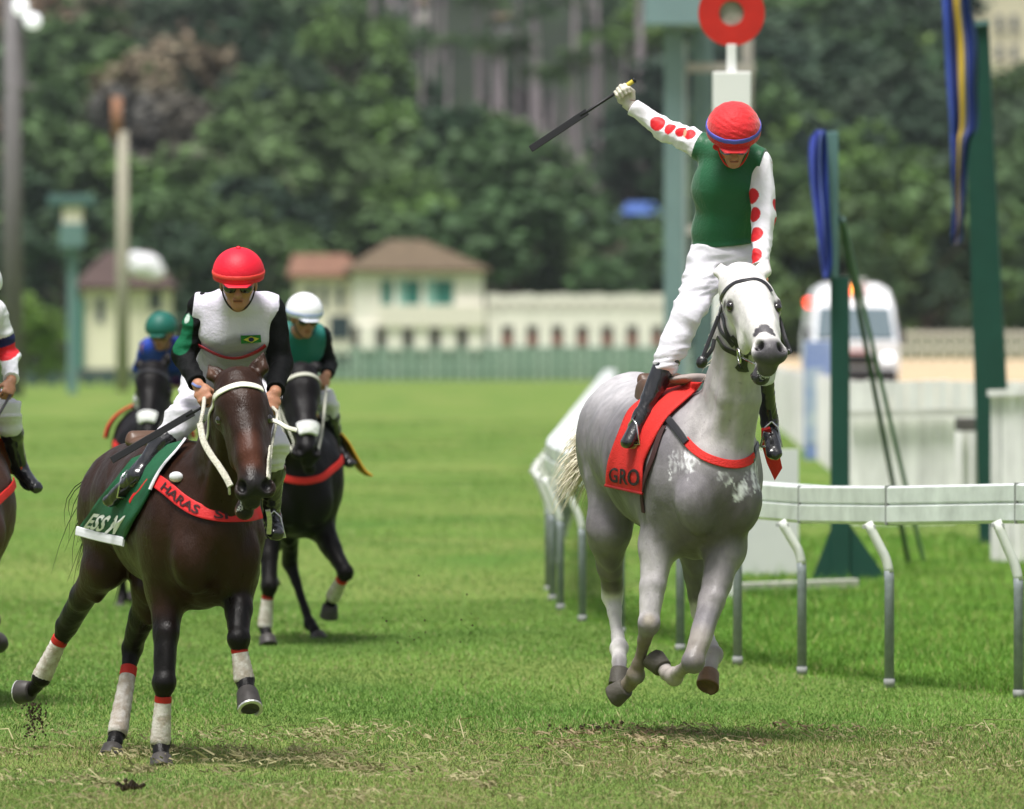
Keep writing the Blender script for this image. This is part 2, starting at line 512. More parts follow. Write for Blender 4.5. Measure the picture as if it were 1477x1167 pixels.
# grass: blades as real geometry, one mass
def grass(name, N, dlo, dhi, xl, xr, hgt, m, seed, power=1.0, straw=.06, keep=None, colf=None):
    R = np.random.default_rng(seed)
    u = R.uniform(0, 1, N); d = (dlo**(1-power)*(1-u) + dhi**(1-power)*u)**(1/(1-power)) if power != 1 else dlo*(dhi/dlo)**u
    px = R.uniform(xl, xr, N); X = (px-CXP)*d/F; Y = d
    if keep is not None:
        k = keep(X, Y, R); X, Y, d = X[k], Y[k], d[k]
    N = len(X); pn = vnoise(np.stack([X*.55, Y*.22, X*0], -1), 3.0, seed)
    h_ = hgt*R.uniform(.55, 1.35, N)*(1 + .25*pn)*(d/50)**.35
    h_ *= np.where(R.uniform(0, 1, N) < .05, 2.0, 1.0)
    w = .0026*(d/50)**.8*R.uniform(.8, 1.5, N)
    a = R.uniform(0, 2*math.pi, N); lean = R.normal(0, .45, (N, 2))*h_[:, None]
    bs = np.stack([X, Y, .02*np.sin(X*.9 + Y*.13)*np.sin(Y*.31) - .005], -1); dx = np.stack([np.cos(a), np.sin(a)*.5, a*0], -1)*w[:, None]
    mid = bs + np.stack([lean[:, 0]*.35, lean[:, 1]*.35, h_*.6], -1); tip = bs + np.stack([lean[:, 0], lean[:, 1], h_], -1)
    V = np.stack([bs-dx*1.15, bs+dx*1.15, tip], 1).reshape(-1, 3); b = np.arange(N)*3
    T = np.stack([b, b+1, b+2], -1)
    t = R.uniform(0, 1, N)
    c = np.array([.080, .172, .028])*(1-t[:, None]) + np.array([.155, .268, .055])*t[:, None]
    pz = vnoise(np.stack([X*.35, Y*.10, X*0], -1), 4.0, seed+50); c = c*(1 + .26*pn)[:, None]*(1 + .16*np.clip(pz, -1, 1)[:, None]*np.array([1.5, 1.0, 1.2])); c *= R.uniform(.86, 1.14, N)[:, None]
    dry = R.uniform(0, 1, N) < straw*1.4*(1 + 1.5*np.clip(pn, -.6, 2)); c[dry] = np.array([.34, .31, .15])*R.uniform(.6, 1.2, (dry.sum(), 1))
    if colf is not None: c = colf(c, X, Y, R)
    C = np.repeat(c, 3, 0)
    o = tri_mesh(name, V, T, m, None, None, smooth=False, col=C)
    return tag(o, kind='stuff')
gm = mat('grass_blades', rough=.6, vcol=True, spec=.15)
def rail_x(Y): return np.interp(Y, [45, 54, 57.9, 62, 66, 72, 90, 700], [6, 2.82, 1.73, 1.15, .75, .35, .45, 7.6])
def fore(c, X, Y, R):
    f = np.clip((51.5 - Y)/6, 0, 1)*(1 + .5*np.clip(vnoise(np.stack([X*.8, Y*.3, X*0], -1), 4, 71), -1, 1)); k = R.uniform(0, 1, len(X)) < .26*f*(1 + .8*np.clip(vnoise(np.stack([X, Y*.5, X*0], -1), 2.5, 99), -1, 1)); c = c*(1 - .10*f)[:, None]*(1 + f[:, None]*np.array([.34, -.02, .35])); c[k] = np.array([.34, .29, .14])*R.uniform(.5, 1.2, (k.sum(), 1))
    rt = (X > rail_x(Y)) & (Y > 52); c[rt] *= np.array([1.02, 1.15, .8]); return c
o = grass('grass', 560000, 40.5, 75, -180, 1660, .0185, gm, 5, power=1.0, straw=.05, colf=fore); tag(o, 'short green turf of the race course with dry clippings', 'grass')
o = grass('grass', 230000, 75, 260, -180, 1660, .020, gm, 6, power=1.6, straw=.04, colf=lambda c, X, Y, R: np.where(((X > rail_x(Y)) & (X < 4.4+(Y-112)*.0165))[:, None], c*np.array([1.0, 1.12, .8]), c)); tag(o, 'short green turf receding behind the horses', 'grass')
# longer tufts on the far side of the rail and along the posts
def beyond(X, Y, R): return (X > rail_x(Y) + .1) & (X < 4.6)
o = grass('grass', 60000, 53, 100, 980, 1510, .045, gm, 9, power=1.0, straw=.05, keep=beyond, colf=lambda c, X, Y, R: c*np.array([1.0, 1.12, .8])); tag(o, 'longer bright grass growing behind the white rail', 'grass')
# dry clippings, kicked-up straw and clods
def litter(name, N, cx, wx, d0, d1, m, seed, L=(.03, .10), w=.0022, col=((.55, .49, .28), (.28, .22, .11)), zr=(.02, .05), tilt=.25):
    R = np.random.default_rng(seed); d = R.uniform(d0, d1, N); px = cx + R.normal(0, wx, N); X = (px-CXP)*d/F
    cl = vnoise(np.stack([X*1.0, d*.6, X*0], -1), 3, seed); k = R.uniform(-1.0, 1.2, N) < cl; X, d = X[k], d[k]; N = len(X)
    a = R.uniform(0, math.pi, N); ln_ = R.uniform(*L, N); z = R.uniform(*zr, N); dv = np.stack([np.cos(a), np.sin(a), R.normal(0, tilt, N)], -1)*ln_[:, None]/2
    c = np.stack([X, d, z], -1); bend = np.stack([-dv[:, 1], dv[:, 0], ln_*.12], -1)*.3; up = np.array([0, 0, w])
    V = np.stack([c-dv, c-dv+up, c+bend, c+bend+up*1.6, c+dv, c+dv+up], 1).reshape(-1, 3); b = np.arange(N)*6
    T = np.concatenate([np.stack([b, b+2, b+3, b+1], -1), np.stack([b+2, b+4, b+5, b+3], -1)]); t = R.uniform(0, 1, (N, 1))
    C = np.repeat(np.array(col[0])*(1-t) + np.array(col[1])*t, 6, 0)
    return tag(tri_mesh(name, V, T, m, None, None, smooth=False, col=C), kind='stuff')
lm = mat('straw', rough=.8, vcol=True)
o = litter('dry_clippings', 3400, 740, 480, 41.0, 49.5, lm, 3, zr=(.012, .03), tilt=.5, w=.0018); tag(o, 'dry straw clippings scattered over the near turf', 'straw')
def tufts(name, n, xr, dr, m, seed, label, nb=(12, 46), hr=(.02, .06), col=((.44, .40, .22), (.19, .16, .08)), spread=.07, long=0):
    """little heaps of pulled-up stems lying on the turf"""
    R = np.random.default_rng(seed); V = []; Q = []; C = []
    def stem(c, L, z, t):
        a = R.uniform(0, 6.28); dv = np.array([math.cos(a)*L, math.sin(a)*L, abs(R.normal(0, .35))*L]); bn = np.array([R.normal(0, .2), R.normal(0, .2), R.uniform(0, .3)])*L; w = np.array([.0013, 0, .0022])*(1 + .6*R.uniform()); b = len(V)
        V.extend([c - w, c + w, c + dv*.5 + bn - w, c + dv*.5 + bn + w, c + dv - w*.3, c + dv + w*.3]); Q.extend([(b, b+1, b+3, b+2), (b+2, b+3, b+5, b+4)]); C.extend([t]*6)
    for i in range(n):
        d = dr[0] + (dr[1]-dr[0])*R.uniform(); x = (R.uniform(*xr)-CXP)*d/F; sp = spread*R.uniform(.4, 1.8); k = R.uniform()
        for j in range(R.integers(*nb)):
            c = np.array([x + R.normal(0, sp), d + R.normal(0, sp*2.2), .012 + abs(R.normal(0, .010))]); t = np.clip(R.normal(k, .25), 0, 1)
            stem(c, R.uniform(*hr), 0, np.array(col[0])*(1-t) + np.array(col[1])*t)
    for i in range(long):
        d = dr[0] + (dr[1]-dr[0])*R.uniform(); stem(np.array([(R.uniform(*xr)-CXP)*d/F, d, .03]), R.uniform(.10, .22), 0, np.array(col[0])*R.uniform(.8, 1.2))
    o = tri_mesh(name, V, np.array(Q), m, None, None, smooth=False, col=np.array(C)); return tag(o, label, 'straw', kind='stuff')
tufts('pulled_straw', 85, (-20, 1500), (41.5, 49.6), lm, 31, 'small heaps of pulled dry stems dotted over the near turf', long=16)
tufts('pulled_straw', 17, (770, 1180), (46.6, 49.8), lm, 32, 'torn brown stems and roots strewn under the grey horse', col=((.40, .31, .19), (.14, .09, .055)), nb=(14, 40), long=6)
tufts('pulled_straw', 13, (200, 720), (43.5, 46.8), lm, 33, 'straw coloured stems strewn just in front of the bay horse', nb=(18, 50), long=3)
def clods(name, pts, m, seed, label, rr=(.004, .018)):
    R = np.random.default_rng(seed); V = []; Fc = []
    for c in pts:
        r_ = R.uniform(*rr); b = len(V); dirs = R.normal(size=(8, 3)); dirs /= np.linalg.norm(dirs, axis=1)[:, None]
        bm = [c + r_*R.uniform(.6, 1.2)*np.array(v) for v in ((1,0,0),(-1,0,0),(0,1,0),(0,-1,0),(0,0,1),(0,0,-1))]
        V += bm; Fc += [(b+i, b+j, b+k) for i in (0, 1) for j, k in ((2, 4), (4, 3), (3, 5), (5, 2))]
    o = tri_mesh(name, V, np.array(Fc), m, None, None, smooth=False); tag(o, label, 'soil', kind='stuff')
soil = mat('soil', (.085, .055, .03), .95, noise=.3, nscale=30)
R_ = np.random.default_rng(5)
clods('flying_soil', [at(R_.normal(50, 9), 1015 + abs(R_.normal(0, 26)), 47.6 + R_.normal(0, .1)) for _ in range(150)], soil, 1, 'spray of dark soil kicked up under the bay horse\'s hind hoof', (.003, .011))
clods('flying_soil', [at(R_.uniform(540, 690), R_.uniform(830, 1010), 50 + R_.normal(0, .8)) for _ in range(38)], soil, 2, 'loose specks of soil flying between the two leading horses', (.002, .007))
clods('turf_clod', [at(190 + R_.normal(0, 6), 1146, 0)*0 + np.array([(188 + R_.normal(0, 9)-CXP)*42.6/F, 42.6 + R_.normal(0, .03), .02 + abs(R_.normal(0, .012))]) for _ in range(40)], soil, 3, 'dark clod of torn turf lying at the bottom left', (.006, .018))
clods('turf_clod', [np.array([(855 + R_.normal(0, 40)-CXP)*49.2/F, 49.2 + R_.normal(0, .25), .02 + abs(R_.normal(0, .01))]) for _ in range(45)], soil, 4, 'scuffed soil torn from the turf under the grey horse', (.004, .014))

# ------------------------------------------------------------------ running rail
railm = mat('rail_white', (.66, .70, .68), .4, noise=.22, nscale=5, bump=.1, bscale=20)
def rail_mat():
    return railm
postm = mat('post_grey', (.22, .25, .26), .5, noise=.25, nscale=14)
postw = mat('post_white', (.68, .70, .68), .5, noise=.2, nscale=22, col2=(.60, .61, .58))
joint = mat('joint_dark', (.24, .25, .24), .7)
rr = empty('running_rail', (2.0, 58, 0)); tag(rr, 'white running rail on bent grey posts curving away behind the grey horse', 'rail')
path = [(3.55, 51.2), (2.82, 54.0), (2.17, 55.8), (1.73, 57.9), (1.39, 59.8), (1.08, 62.3), (.74, 66), (.50, 69), (.36, 72), (.31, 74.6), (.29, 77.4), (.31, 80.4), (.34, 83.6), (.39, 87.5)]
y_ = 92.
while y_ < 330: path.append((.42 + (y_-90)*.01165, y_)); y_ += 4 if y_ < 130 else 8 if y_ < 200 else 14
pr = np.array([(x, y) for x, y in path])
RT = [1.21, 1.20, 1.158, 1.13, 1.13, 1.14, 1.16, 1.18]
def rtop(i): return RT[i] if i < len(RT) else 1.2
for i in range(len(pr) - 1):
    a, b = np.array([*pr[i], rtop(i)]), np.array([*pr[i+1], rtop(i+1)])
    t = nrm(b - a); e = t*.004; w = np.cross(t, Z); w = w if w[0] < 0 else -w
    prof = [(0, 0), (-.02, -.012), (-.02, -.095), (-.008, -.102), (-.008, -.110), (-.024, -.118), (-.024, -.205), (-.008, -.222), (.14, -.222), (.20, -.18), (.20, -.03), (.16, 0)]
    if pr[i][1] > 64: prof = [(x_*1.7 if x_ > 0 else x_, z_) for x_, z_ in prof]
    V = [a + e - w*px_ + Z*pz_ for px_, pz_ in prof] + [b - e - w*px_ + Z*pz_ for px_, pz_ in prof]; n = len(prof)
    tri_mesh('rail_section', V, [tuple(range(n)), tuple(range(2*n-1, n-1, -1))] + [(k, k+n, (k+1) % n + n, (k+1) % n) for k in range(n)], railm, rr, smooth=False)
    G = Geo(); G.beam(b - e*2 - w*.023 - Z*.01, b - e*2 - w*.023 - Z*.21, .02, .004, (0, 1, 0)); 
    if i < 10: G.beam(b - t*.010 + Z*-.111 - w*.02, b + t*.010 + Z*-.111 - w*.02, .09, .228); G.build('joint', joint if i != 99 else None, rr)
    # bent post: gooseneck towards the course, then straight down
    foot = np.array([pr[i][0] - .135, pr[i][1], 0]); 
    far = pr[i][1] > 110
    top = foot + Z*1.0; g = np.array([.0, 0, 0])
    q0 = foot + np.array([.01, .02, rtop(i) - .21]); q1 = foot + np.array([.115, .02, .74]); q2 = foot + np.array([.135, .02, .66]); q3 = foot + np.array([.135, .02, 0])
    po = Geo().tube([q2 + (q1-q2)*.15, q2 - Z*.05, q3], .028, 6 if far else 12).build('post', postm, rr, smooth=True)
    Geo().tube(catmull([q0, q0*.4+q1*.6, q1, q2], 3), .028, 6 if far else 12).build('gooseneck', postw, po, smooth=True)
    if not far:
        G = Geo(); G.box((q0[0]-.03, q0[1]-.02, rtop(i)-.245), (q0[0]+.045, q0[1]+.04, rtop(i)-.224)); G.build('bracket', mat('galvanised', (.35, .36, .36), .5, noise=.2, nscale=20), rr)
        Geo().tube([q3, q3 + Z*.05], .032, 12).build('collar', mat('collar', (.26, .27, .26), .7, noise=.3, nscale=30), po, smooth=True)

# ------------------------------------------------------------------ white outer fence in boards
fw = mat('fence_paint', (.72, .71, .71), .75, noise=.22, nscale=5, bump=.4, bscale=30, stretch=(1, 1, .25), objrand=.10)
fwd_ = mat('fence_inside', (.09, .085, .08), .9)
bf = empty('board_fence', at(1350, 774, 100)); tag(bf, 'white painted board fence behind the rail at right, gap between its two heights', 'fence')
R_ = np.random.default_rng(9)
def boards(x0, x1, ytop, ybot, d, bw, parent, gap=.006, th=.025, topvar=.012, m=fw):
    a, b = at(x0, ybot, d), at(x1, ybot, d); zt = at(x0, ytop, d)[2]; zb = max(a[2], -.02); x = a[0]
    while x < b[0]:
        w = bw*R_.uniform(.9, 1.1); dz = R_.uniform(-topvar, topvar)
        G = Geo(); yo = R_.uniform(0, .008); G.box((x, d + yo, zb), (min(x + w, b[0]) - gap, d + yo + th, zt + dz)); G.build('board', m, parent, bevel=.004); x += w
boards(1228, 1378, 603, 760, 108, .105, bf)
G = Geo(); p0, p1 = at(1222, 597, 107.9), at(1436, 592, 107.9); G.beam(p0, p1, .08, .075); G.build('top_rail', mat('weathered_rail', (.50, .50, .47), .7, noise=.2, nscale=6), bf, bevel=.006)
G = Geo(); p0, p1 = at(1376, 600, 110), at(1432, 760, 110); G.box((p0[0], 110, 0), (p1[0], 110.05, p0[2]-.06)); G.build('back_panel', fw, bf)
for x in (1392, 1410, 1424): 
    p = at(x, 612, 109.3); G = Geo(); G.box((p[0]-.04, 109.3, 0), (p[0]+.05, 109.35, p[2]-.02)); G.build('board', fw, bf)
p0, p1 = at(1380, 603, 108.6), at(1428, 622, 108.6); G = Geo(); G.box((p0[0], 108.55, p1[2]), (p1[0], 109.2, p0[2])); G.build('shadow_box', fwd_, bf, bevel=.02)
boards(1226, 1500, 549, 760, 116, .17, bf)
boards(1429, 1500, 563, 812, 88, .098, bf, topvar=.008)
G = Geo(); G.beam(at(1424, 567, 87.96), at(1500, 564, 87.96), .05, .06); G.build('cap', fw, bf)
# the fence that runs away along the dirt track
rf = empty('track_fence', (6.0, 200, 0)); tag(rf, 'long white fence panels running away between turf and dirt track', 'fence')
ya = 116.5
while ya < 600:
    yb = ya + (2.5 if ya < 200 else 6 if ya < 320 else 20); xa, xb = 4.35 + (ya-112)*.0172, 4.35 + (yb-112)*.0172
    hgt = 1.42; G = Geo(); G.beam((xa, ya + .03, hgt/2), (xb, yb - .03, hgt/2), .05, hgt); G.build('panel', fw, rf)
    G = Geo(); G.box((xa-.06, ya-.05, 0), (xa+.06, ya+.05, hgt+.06)); G.build('post', fw, rf); ya = yb

# low white boards and kerb beside the winning line
o = empty('white_board', at(1108, 830, 83)); tag(o, 'plain white panel standing on the grass behind the rail', 'panel')
p0, p1 = at(1066, 648, 83), at(1152, 832, 83); G = Geo(); G.box((p0[0], 83, p1[2]), (p1[0], 83.04, p0[2])); G.build('face', mat('panel_white', (.58, .60, .60), .6, noise=.06, nscale=2), o, bevel=.004)
for x in (1072, 1146): p = at(x, 832, 83.08); G = Geo(); G.box((p[0]-.02, 83.045, -.02), (p[0]+.02, 83.09, p0[2]-.05)); G.build('stake', postm, o)
G = Geo(); a, b = at(1000, 858, 76.7), at(1232, 846, 78.6); a[2] = b[2] = .035; G.beam(a, b, .10, .09); o = G.build('kerb', mat('kerb_stone', (.50, .50, .44), .8, noise=.2, nscale=5), None, a, bevel=.01); tag(o, 'pale low kerb strip on the grass behind the rail', 'kerb')

# ------------------------------------------------------------------ green steel posts, flags
gsteel = mat('green_steel', (.010, .055, .040), .5, noise=.12, nscale=4, bump=.15, bscale=40)
gfade = mat('faded_green_steel', (.10, .19, .19), .55, noise=.15, nscale=4)
d = 81.5
def pt(x, y, dd=0): return at(x, y, d + dd)
gp = empty('green_post', pt(1212, 838)); tag(gp, 'slender green steel post with flared foot and back stays, blue flag beside it', 'post')
G = Geo(); a, b = pt(1197, 395), pt(1226, 838); G.box((pt(1198, 0)[0], d-.09, 0), (pt(1225, 0)[0], d+.09, pt(0, 400)[2])); G.build('shaft', gsteel, gp, bevel=.008)
G = Geo(); G.box((pt(1192, 0)[0], d-.085, pt(0, 402)[2]), (pt(1209, 0)[0], d+.085, pt(0, 190)[2])); G.build('upper_shaft', gfade, gp, bevel=.008)
G = Geo(); G.box((pt(1203, 0)[0], d-.03, pt(0, 218)[2]), (pt(1210, 0)[0], d+.03, pt(0, 193)[2])); G.build('bracket', mat('dark_iron', (.02, .02, .02), .6), gp)
poly = [(pt(1170, 0)[0], 0), (pt(1275, 0)[0], 0), (pt(1275, 0)[0], pt(0, 828)[2]), (pt(1226, 0)[0], pt(0, 757)[2]), (pt(1200, 0)[0], pt(0, 757)[2])]
G = Geo(); G.prism(poly, d-.06, d-.045); G.build('foot_plate', gsteel, gp)
poly2 = [(pt(1178, 0)[0], 0), (pt(1222, 0)[0], 0), (pt(1222, 0)[0], pt(0, 760)[2])]; G = Geo(); G.prism(poly2, d+.06, d+.075); G.build('foot_rib', gsteel, gp)
G = Geo(); G.beam(pt(1212, 312), at(1311, 815, 86), .035, .045); G.build('stay', gsteel, gp)
G = Geo(); G.beam(pt(1216, 316), at(1333, 815, 88), .03, .04); G.build('stay', gfade, gp)
G = Geo(); G.beam(at(1290, 815, 86.3), at(1345, 812, 88), .05, .03); G.build('ground_bar', gsteel, gp)
def flag(name, prof, d, m, stripes, label, cat='flag', folds_=3, depth=.05):
    """hanging cloth: prof rows (y, x_left, x_right); soft vertical folds"""
    P_ = catmull([(y, a, b) for y, a, b in prof], 6); n = len(P_); k = 40; V = []; C = []
    for i, (y, a, b) in enumerate(P_):
        for j in range(k):
            t = j/(k-1); x = a + (b-a)*t; q = at(x, y, d); q[1] += depth*math.sin(t*folds_*6.28 + i*.10) + .02*math.sin(i*.5 + t*4); V.append(q)
            C.append(stripes(t, i/(n-1)))
    Fc = np.array([(i*k+j, (i+1)*k+j, (i+1)*k+j+1, i*k+j+1) for i in range(n-1) for j in range(k-1)])
    o = tri_mesh(name, V, Fc, m, None, at(prof[0][1], prof[0][0], d), col=np.array(C)); md = o.modifiers.new('thickness', 'SOLIDIFY'); md.thickness = .006
    return tag(o, label, cat)
fm = mat('flag_cloth', rough=.6, vcol=True)
flag('blue_flag', [(188, 1178, 1190), (205, 1169, 1194), (260, 1169, 1196), (320, 1176, 1199), (375, 1183, 1200), (402, 1188, 1196)], 81.3, fm, lambda t, v: (.07, .10, .48) if t < .45 else ((.16, .22, .55) if t < .6 else (.02, .045, .26)), 'faded blue flag hanging in folds beside the slender green post')
d = 96.
gp2 = empty('green_post', at(1425, 790, d)); tag(gp2, 'broad leaning green steel post behind the tall board fence', 'post')
V = [at(1389, 34, d), at(1425, 30, d), at(1463, 790, d), at(1413, 790, d)]; V = [*V, *[v + np.array([.02, .22, 0]) for v in V]]
tri_mesh('shaft', V, [(0, 3, 2, 1), (4, 5, 6, 7), (0, 1, 5, 4), (1, 2, 6, 5), (2, 3, 7, 6), (3, 0, 4, 7)], gsteel, gp2, smooth=False)
V = [at(1386, 33, d-.05), at(1427, 29, d-.05), at(1427, 36, d-.05), at(1386, 40, d-.05)]; V = [*V, *[v + np.array([.02, .3, 0]) for v in V]]
tri_mesh('cap', V, [(0, 3, 2, 1), (4, 5, 6, 7), (0, 1, 5, 4), (1, 2, 6, 5), (2, 3, 7, 6), (3, 0, 4, 7)], gfade, gp2, smooth=False)
def st2(t, v):
    if .38 < t < .56: return (.62, .42, .05)
    if t > .80: return (.012, .03, .10)
    if t < .12: return (.05, .09, .42)
    if .60 < t < .66: return (.35, .38, .5)
    return (.012, .025, .16)
flag('yellow_striped_flag', [(-60, 1356, 1412), (0, 1360, 1402), (60, 1363, 1411), (120, 1366, 1411), (180, 1370, 1410), (205, 1371, 1399), (260, 1373, 1393), (310, 1374, 1391), (340, 1373, 1388), (352, 1374, 1384)], 94., fm, st2, 'long furled navy flag with a yellow stripe hanging beside the broad green post', depth=.035)
# blue sponsor board
d = 167.
o = empty('blue_board', at(1178, 665, d)); tag(o, 'upright blue and white board standing beside the white track fence', 'board')
p0, p1 = at(1160, 492, d), at(1202, 665, d); G = Geo(); G.box((p0[0], d, 0), (p1[0], d+.12, p0[2])); G.build('face', mat('board_blue', (.13, .20, .46), .5, col2=(.30, .38, .58), nscale=1.6), o, bevel=.01)
G = Geo(); a, b = at(1160, 530, d), at(1196, 640, d); G.box((a[0]+.04, d-.012, .3), (b[0]-.1, d-.003, a[2])); G.build('panel', mat('board_pale', (.45, .52, .55), .5, col2=(.25, .33, .5), nscale=2), o)
G = Geo(); a = at(1206, 604, d-1); b = at(1232, 598, d-1); G.beam(a, b, .08, .12); G.build('bracket', mat('dark_iron'), o)

# ------------------------------------------------------------------ winning post
d = 75.
def wpz(y): return at(0, y, d)[2]
def wpx(x): return at(x, 0, d)[0]
wpo = empty('winning_post', (wpx(1055), d, 0)); tag(wpo, 'winning post with a red ring disc above a white box', 'post')
n = 48; ro, ri = 48/187, 18/187; c = np.array([wpx(1055), d-.03, wpz(19)]); V = []
for y, r_ in ((0, ro), (0, ri), (.045, ri), (.045, ro)):
    for k in range(n): t = 2*math.pi*k/n; V.append(c + np.array([r_*math.cos(t), y, r_*math.sin(t)]))
tri_mesh('red_disc', V, [((a)*n+k, (a)*n+(k+1) % n, ((a+1) % 4)*n+(k+1) % n, ((a+1) % 4)*n+k) for a in range(4) for k in range(n)], mat('disc_red', (.50, .022, .015), .45, noise=.10, nscale=6), wpo, smooth=False)
V = [c + np.array([0, .035, 0])] + [c + np.array([ri*1.04*math.cos(t), .035, ri*1.04*math.sin(t)]) for t in np.linspace(0, 6.283, 25)[:-1]]
V += [v + np.array([0, .008, 0]) for v in V]; tri_mesh('disc_glass', V, [(0, 1+i, 1+(i+1) % 24) for i in range(24)] + [(25, 26+(i+1) % 24, 26+i) for i in range(24)], mat('frosted_disc', (.30, .31, .26), .35, noise=.4, nscale=9), wpo, smooth=False)
G = Geo(); G.box((wpx(1048), d-.04, wpz(110)), (wpx(1062), d+.04, wpz(64))); G.build('neck', mat('post_white_paint', (.75, .75, .74), .5), wpo, bevel=.005)
G = Geo(); G.box((wpx(1028), d-.12, wpz(560)), (wpx(1083), d+.12, wpz(104))); G.build('white_box', mat('post_white_paint'), wpo, bevel=.01)
G = Geo(); G.box((wpx(1040), d-.08, 0), (wpx(1066), d+.08, wpz(560)-.002)); G.build('pillar', mat('post_white_paint'), wpo, bevel=.01)

# judges' gantry, pale green steel
d = 190.
def gx(x): return at(x, 0, d)[0]
def gz(y): return at(0, y, d)[2]
ga = empty('gantry_tower', (gx(1000), d, 0)); tag(ga, 'pale green steel gantry tower behind the winning post', 'tower')
tealp = mat('pale_green_paint', (.15, .235, .235), .6, noise=.12, nscale=1.5)
for x0, x1, y0, yy in ((958, 986, 38, 0), (1002, 1030, 38, 1.2)):
    G = Geo(); G.box((gx(x0), d+yy, 0), (gx(x1), d+yy+.35, gz(y0))); G.build('column', tealp, ga, bevel=.01)
G = Geo(); G.box((gx(986), d+.05, 0), (gx(991), d+.12, gz(60))); G.build('ladder_rail', mat('pale_steel', (.35, .42, .42), .5), ga)
G = Geo(); G.box((gx(1070), d+.3, 0), (gx(1086), d+.55, gz(55))); G.build('column', mat('weathered_concrete', (.33, .32, .29), .8, noise=.15, nscale=2), ga)
G = Geo(); G.box((gx(930), d-.6, gz(38)), (gx(1014), d+1.8, gz(-30))); G.build('cabin', mat('cabin_paint', (.17, .265, .28), .6, noise=.08, nscale=1), ga, bevel=.03)
for y in (96, 330): G = Geo(); G.box((gx(990), d-.02, gz(y+8)), (gx(1088), d+.1, gz(y-5))); G.build('crossbeam', mat('weathered_concrete'), ga)
# ------------------------------------------------------------------ ambulance
d = 219.
ax_ = lambda x: at(x, 0, d)[0]
bz = .83
am = empty('ambulance', (ax_(1232), d, bz)); tag(am, 'white ambulance van with flashing red and orange lights on the dirt track', 'ambulance')
vw = mat('van_white', (.72, .74, .78), .3, coat=.5); s_ = F/d
prof = [(-1.0, .42), (-1.03, .75), (-1.03, 1.25), (-.98, 1.62), (-.90, 2.15), (-.80, 2.42), (-.55, 2.56), (.55, 2.56), (.80, 2.42), (.90, 2.15), (.98, 1.62), (1.03, 1.25), (1.03, .75), (1.0, .42)]
cx = ax_(1232)
rows = [(-.75, .42, 1.20, .93), (-.62, .42, 1.30, .97), (.1, .42, 2.0, 1.0), (.45, .42, 2.56, 1.0), (4.6, .42, 2.60, 1.0)]
V = []; n = len(prof)
for yy, zb, zt, wf in rows:
    for x, z in prof: V.append((cx + x*wf, d + yy, bz + min(z, zt) if z > .42 else bz + z))
Fc = [(i*n+k, (i+1)*n+k, (i+1)*n+(k+1) % n, i*n+(k+1) % n) for i in range(len(rows)-1) for k in range(n)] + [tuple(range(n))[::-1], tuple(range((len(rows)-1)*n, len(rows)*n))]
o = tri_mesh('body', V, Fc, vw, am, smooth=False); md = o.modifiers.new('bevel', 'BEVEL'); md.width = .03; md.segments = 2
G = Geo(); G.add([(cx-.88, d-.68, bz+1.33), (cx+.88, d-.68, bz+1.33), (cx+.80, d+.02, bz+2.02), (cx-.80, d+.02, bz+2.02), (cx-.88, d-.56, bz+1.24), (cx+.88, d-.56, bz+1.24), (cx+.78, d+.2, bz+1.94), (cx-.78, d+.2, bz+1.94)], [(0,1,2,3),(7,6,5,4),(0,4,5,1),(1,5,6,2),(2,6,7,3),(3,7,4,0)]); ws = G.build('windscreen', mat('van_glass', (.07, .11, .13), .1, coat=1.), am)
G = Geo(); G.box((cx-.93, d-.86, bz+.30), (cx+.93, d-.62, bz+.62)); G.build('bumper', mat('black_plastic', (.02, .02, .022), .6), am, bevel=.05)
G = Geo(); G.box((cx-.45, d-.80, bz+.70), (cx+.45, d-.74, bz+.95)); G.build('grille', mat('black_plastic'), am, bevel=.01)
for s in (-1, 1):
    hl_ = Blob(); hl_.ell((cx + s*.74, d-.74, bz+.88), (.17, .06, .12)); v, q = hl_.mesh(.015); tri_mesh('headlight', v, q, mat('headlight', (.9, .9, .95), .1, emit=(.9, .95, 1), es=.8), am)
    G = Geo(); G.box((cx + s*1.06-.07, d-.3, bz+1.15), (cx + s*1.06+.07, d-.15, bz+1.55)); G.build('mirror', mat('black_plastic'), am, bevel=.03)
    w = Geo(); w.tube([(cx + s*.86 - .12, d+.25, bz+.36), (cx + s*.86 + .12, d+.25, bz+.36)], .36, 20); w.build('wheel', mat('black_plastic'), am, smooth=False)
    w = Geo(); w.tube([(cx + s*.86 - .12, d+3.6, bz+.36), (cx + s*.86 + .12, d+3.6, bz+.36)], .36, 20); w.build('wheel', mat('black_plastic'), am, smooth=False)
G = Geo(); G.box((cx-.96, d-.785, bz+1.0), (cx+.3, d-.755, bz+1.03)); G.build('red_stripe', mat('stripe_red', (.6, .05, .05), .5), am)
G = Geo(); G.box((cx-.28, d-.2+.3, bz+2.60), (cx+.28, d+.5, bz+2.66)); G.build('light_bar', mat('van_white'), am)
for x, z, c, e in ((-1.02, 2.12, (1, .05, .03), 3.0), (-.16, 2.42, (1, .35, .05), 5.0), (.06, 2.36, (1, .05, .03), 2.0)):
    b = Blob(); b.ell((cx+x, d+.33, bz+z), (.09, .08, .11)); v, q = b.mesh(.02); tri_mesh('warning_lamp', v, q, mat('sky_gap_glow_%s' % ('orange' if c[1] > .2 else 'red'), c, .3, emit=c, es=e), am)

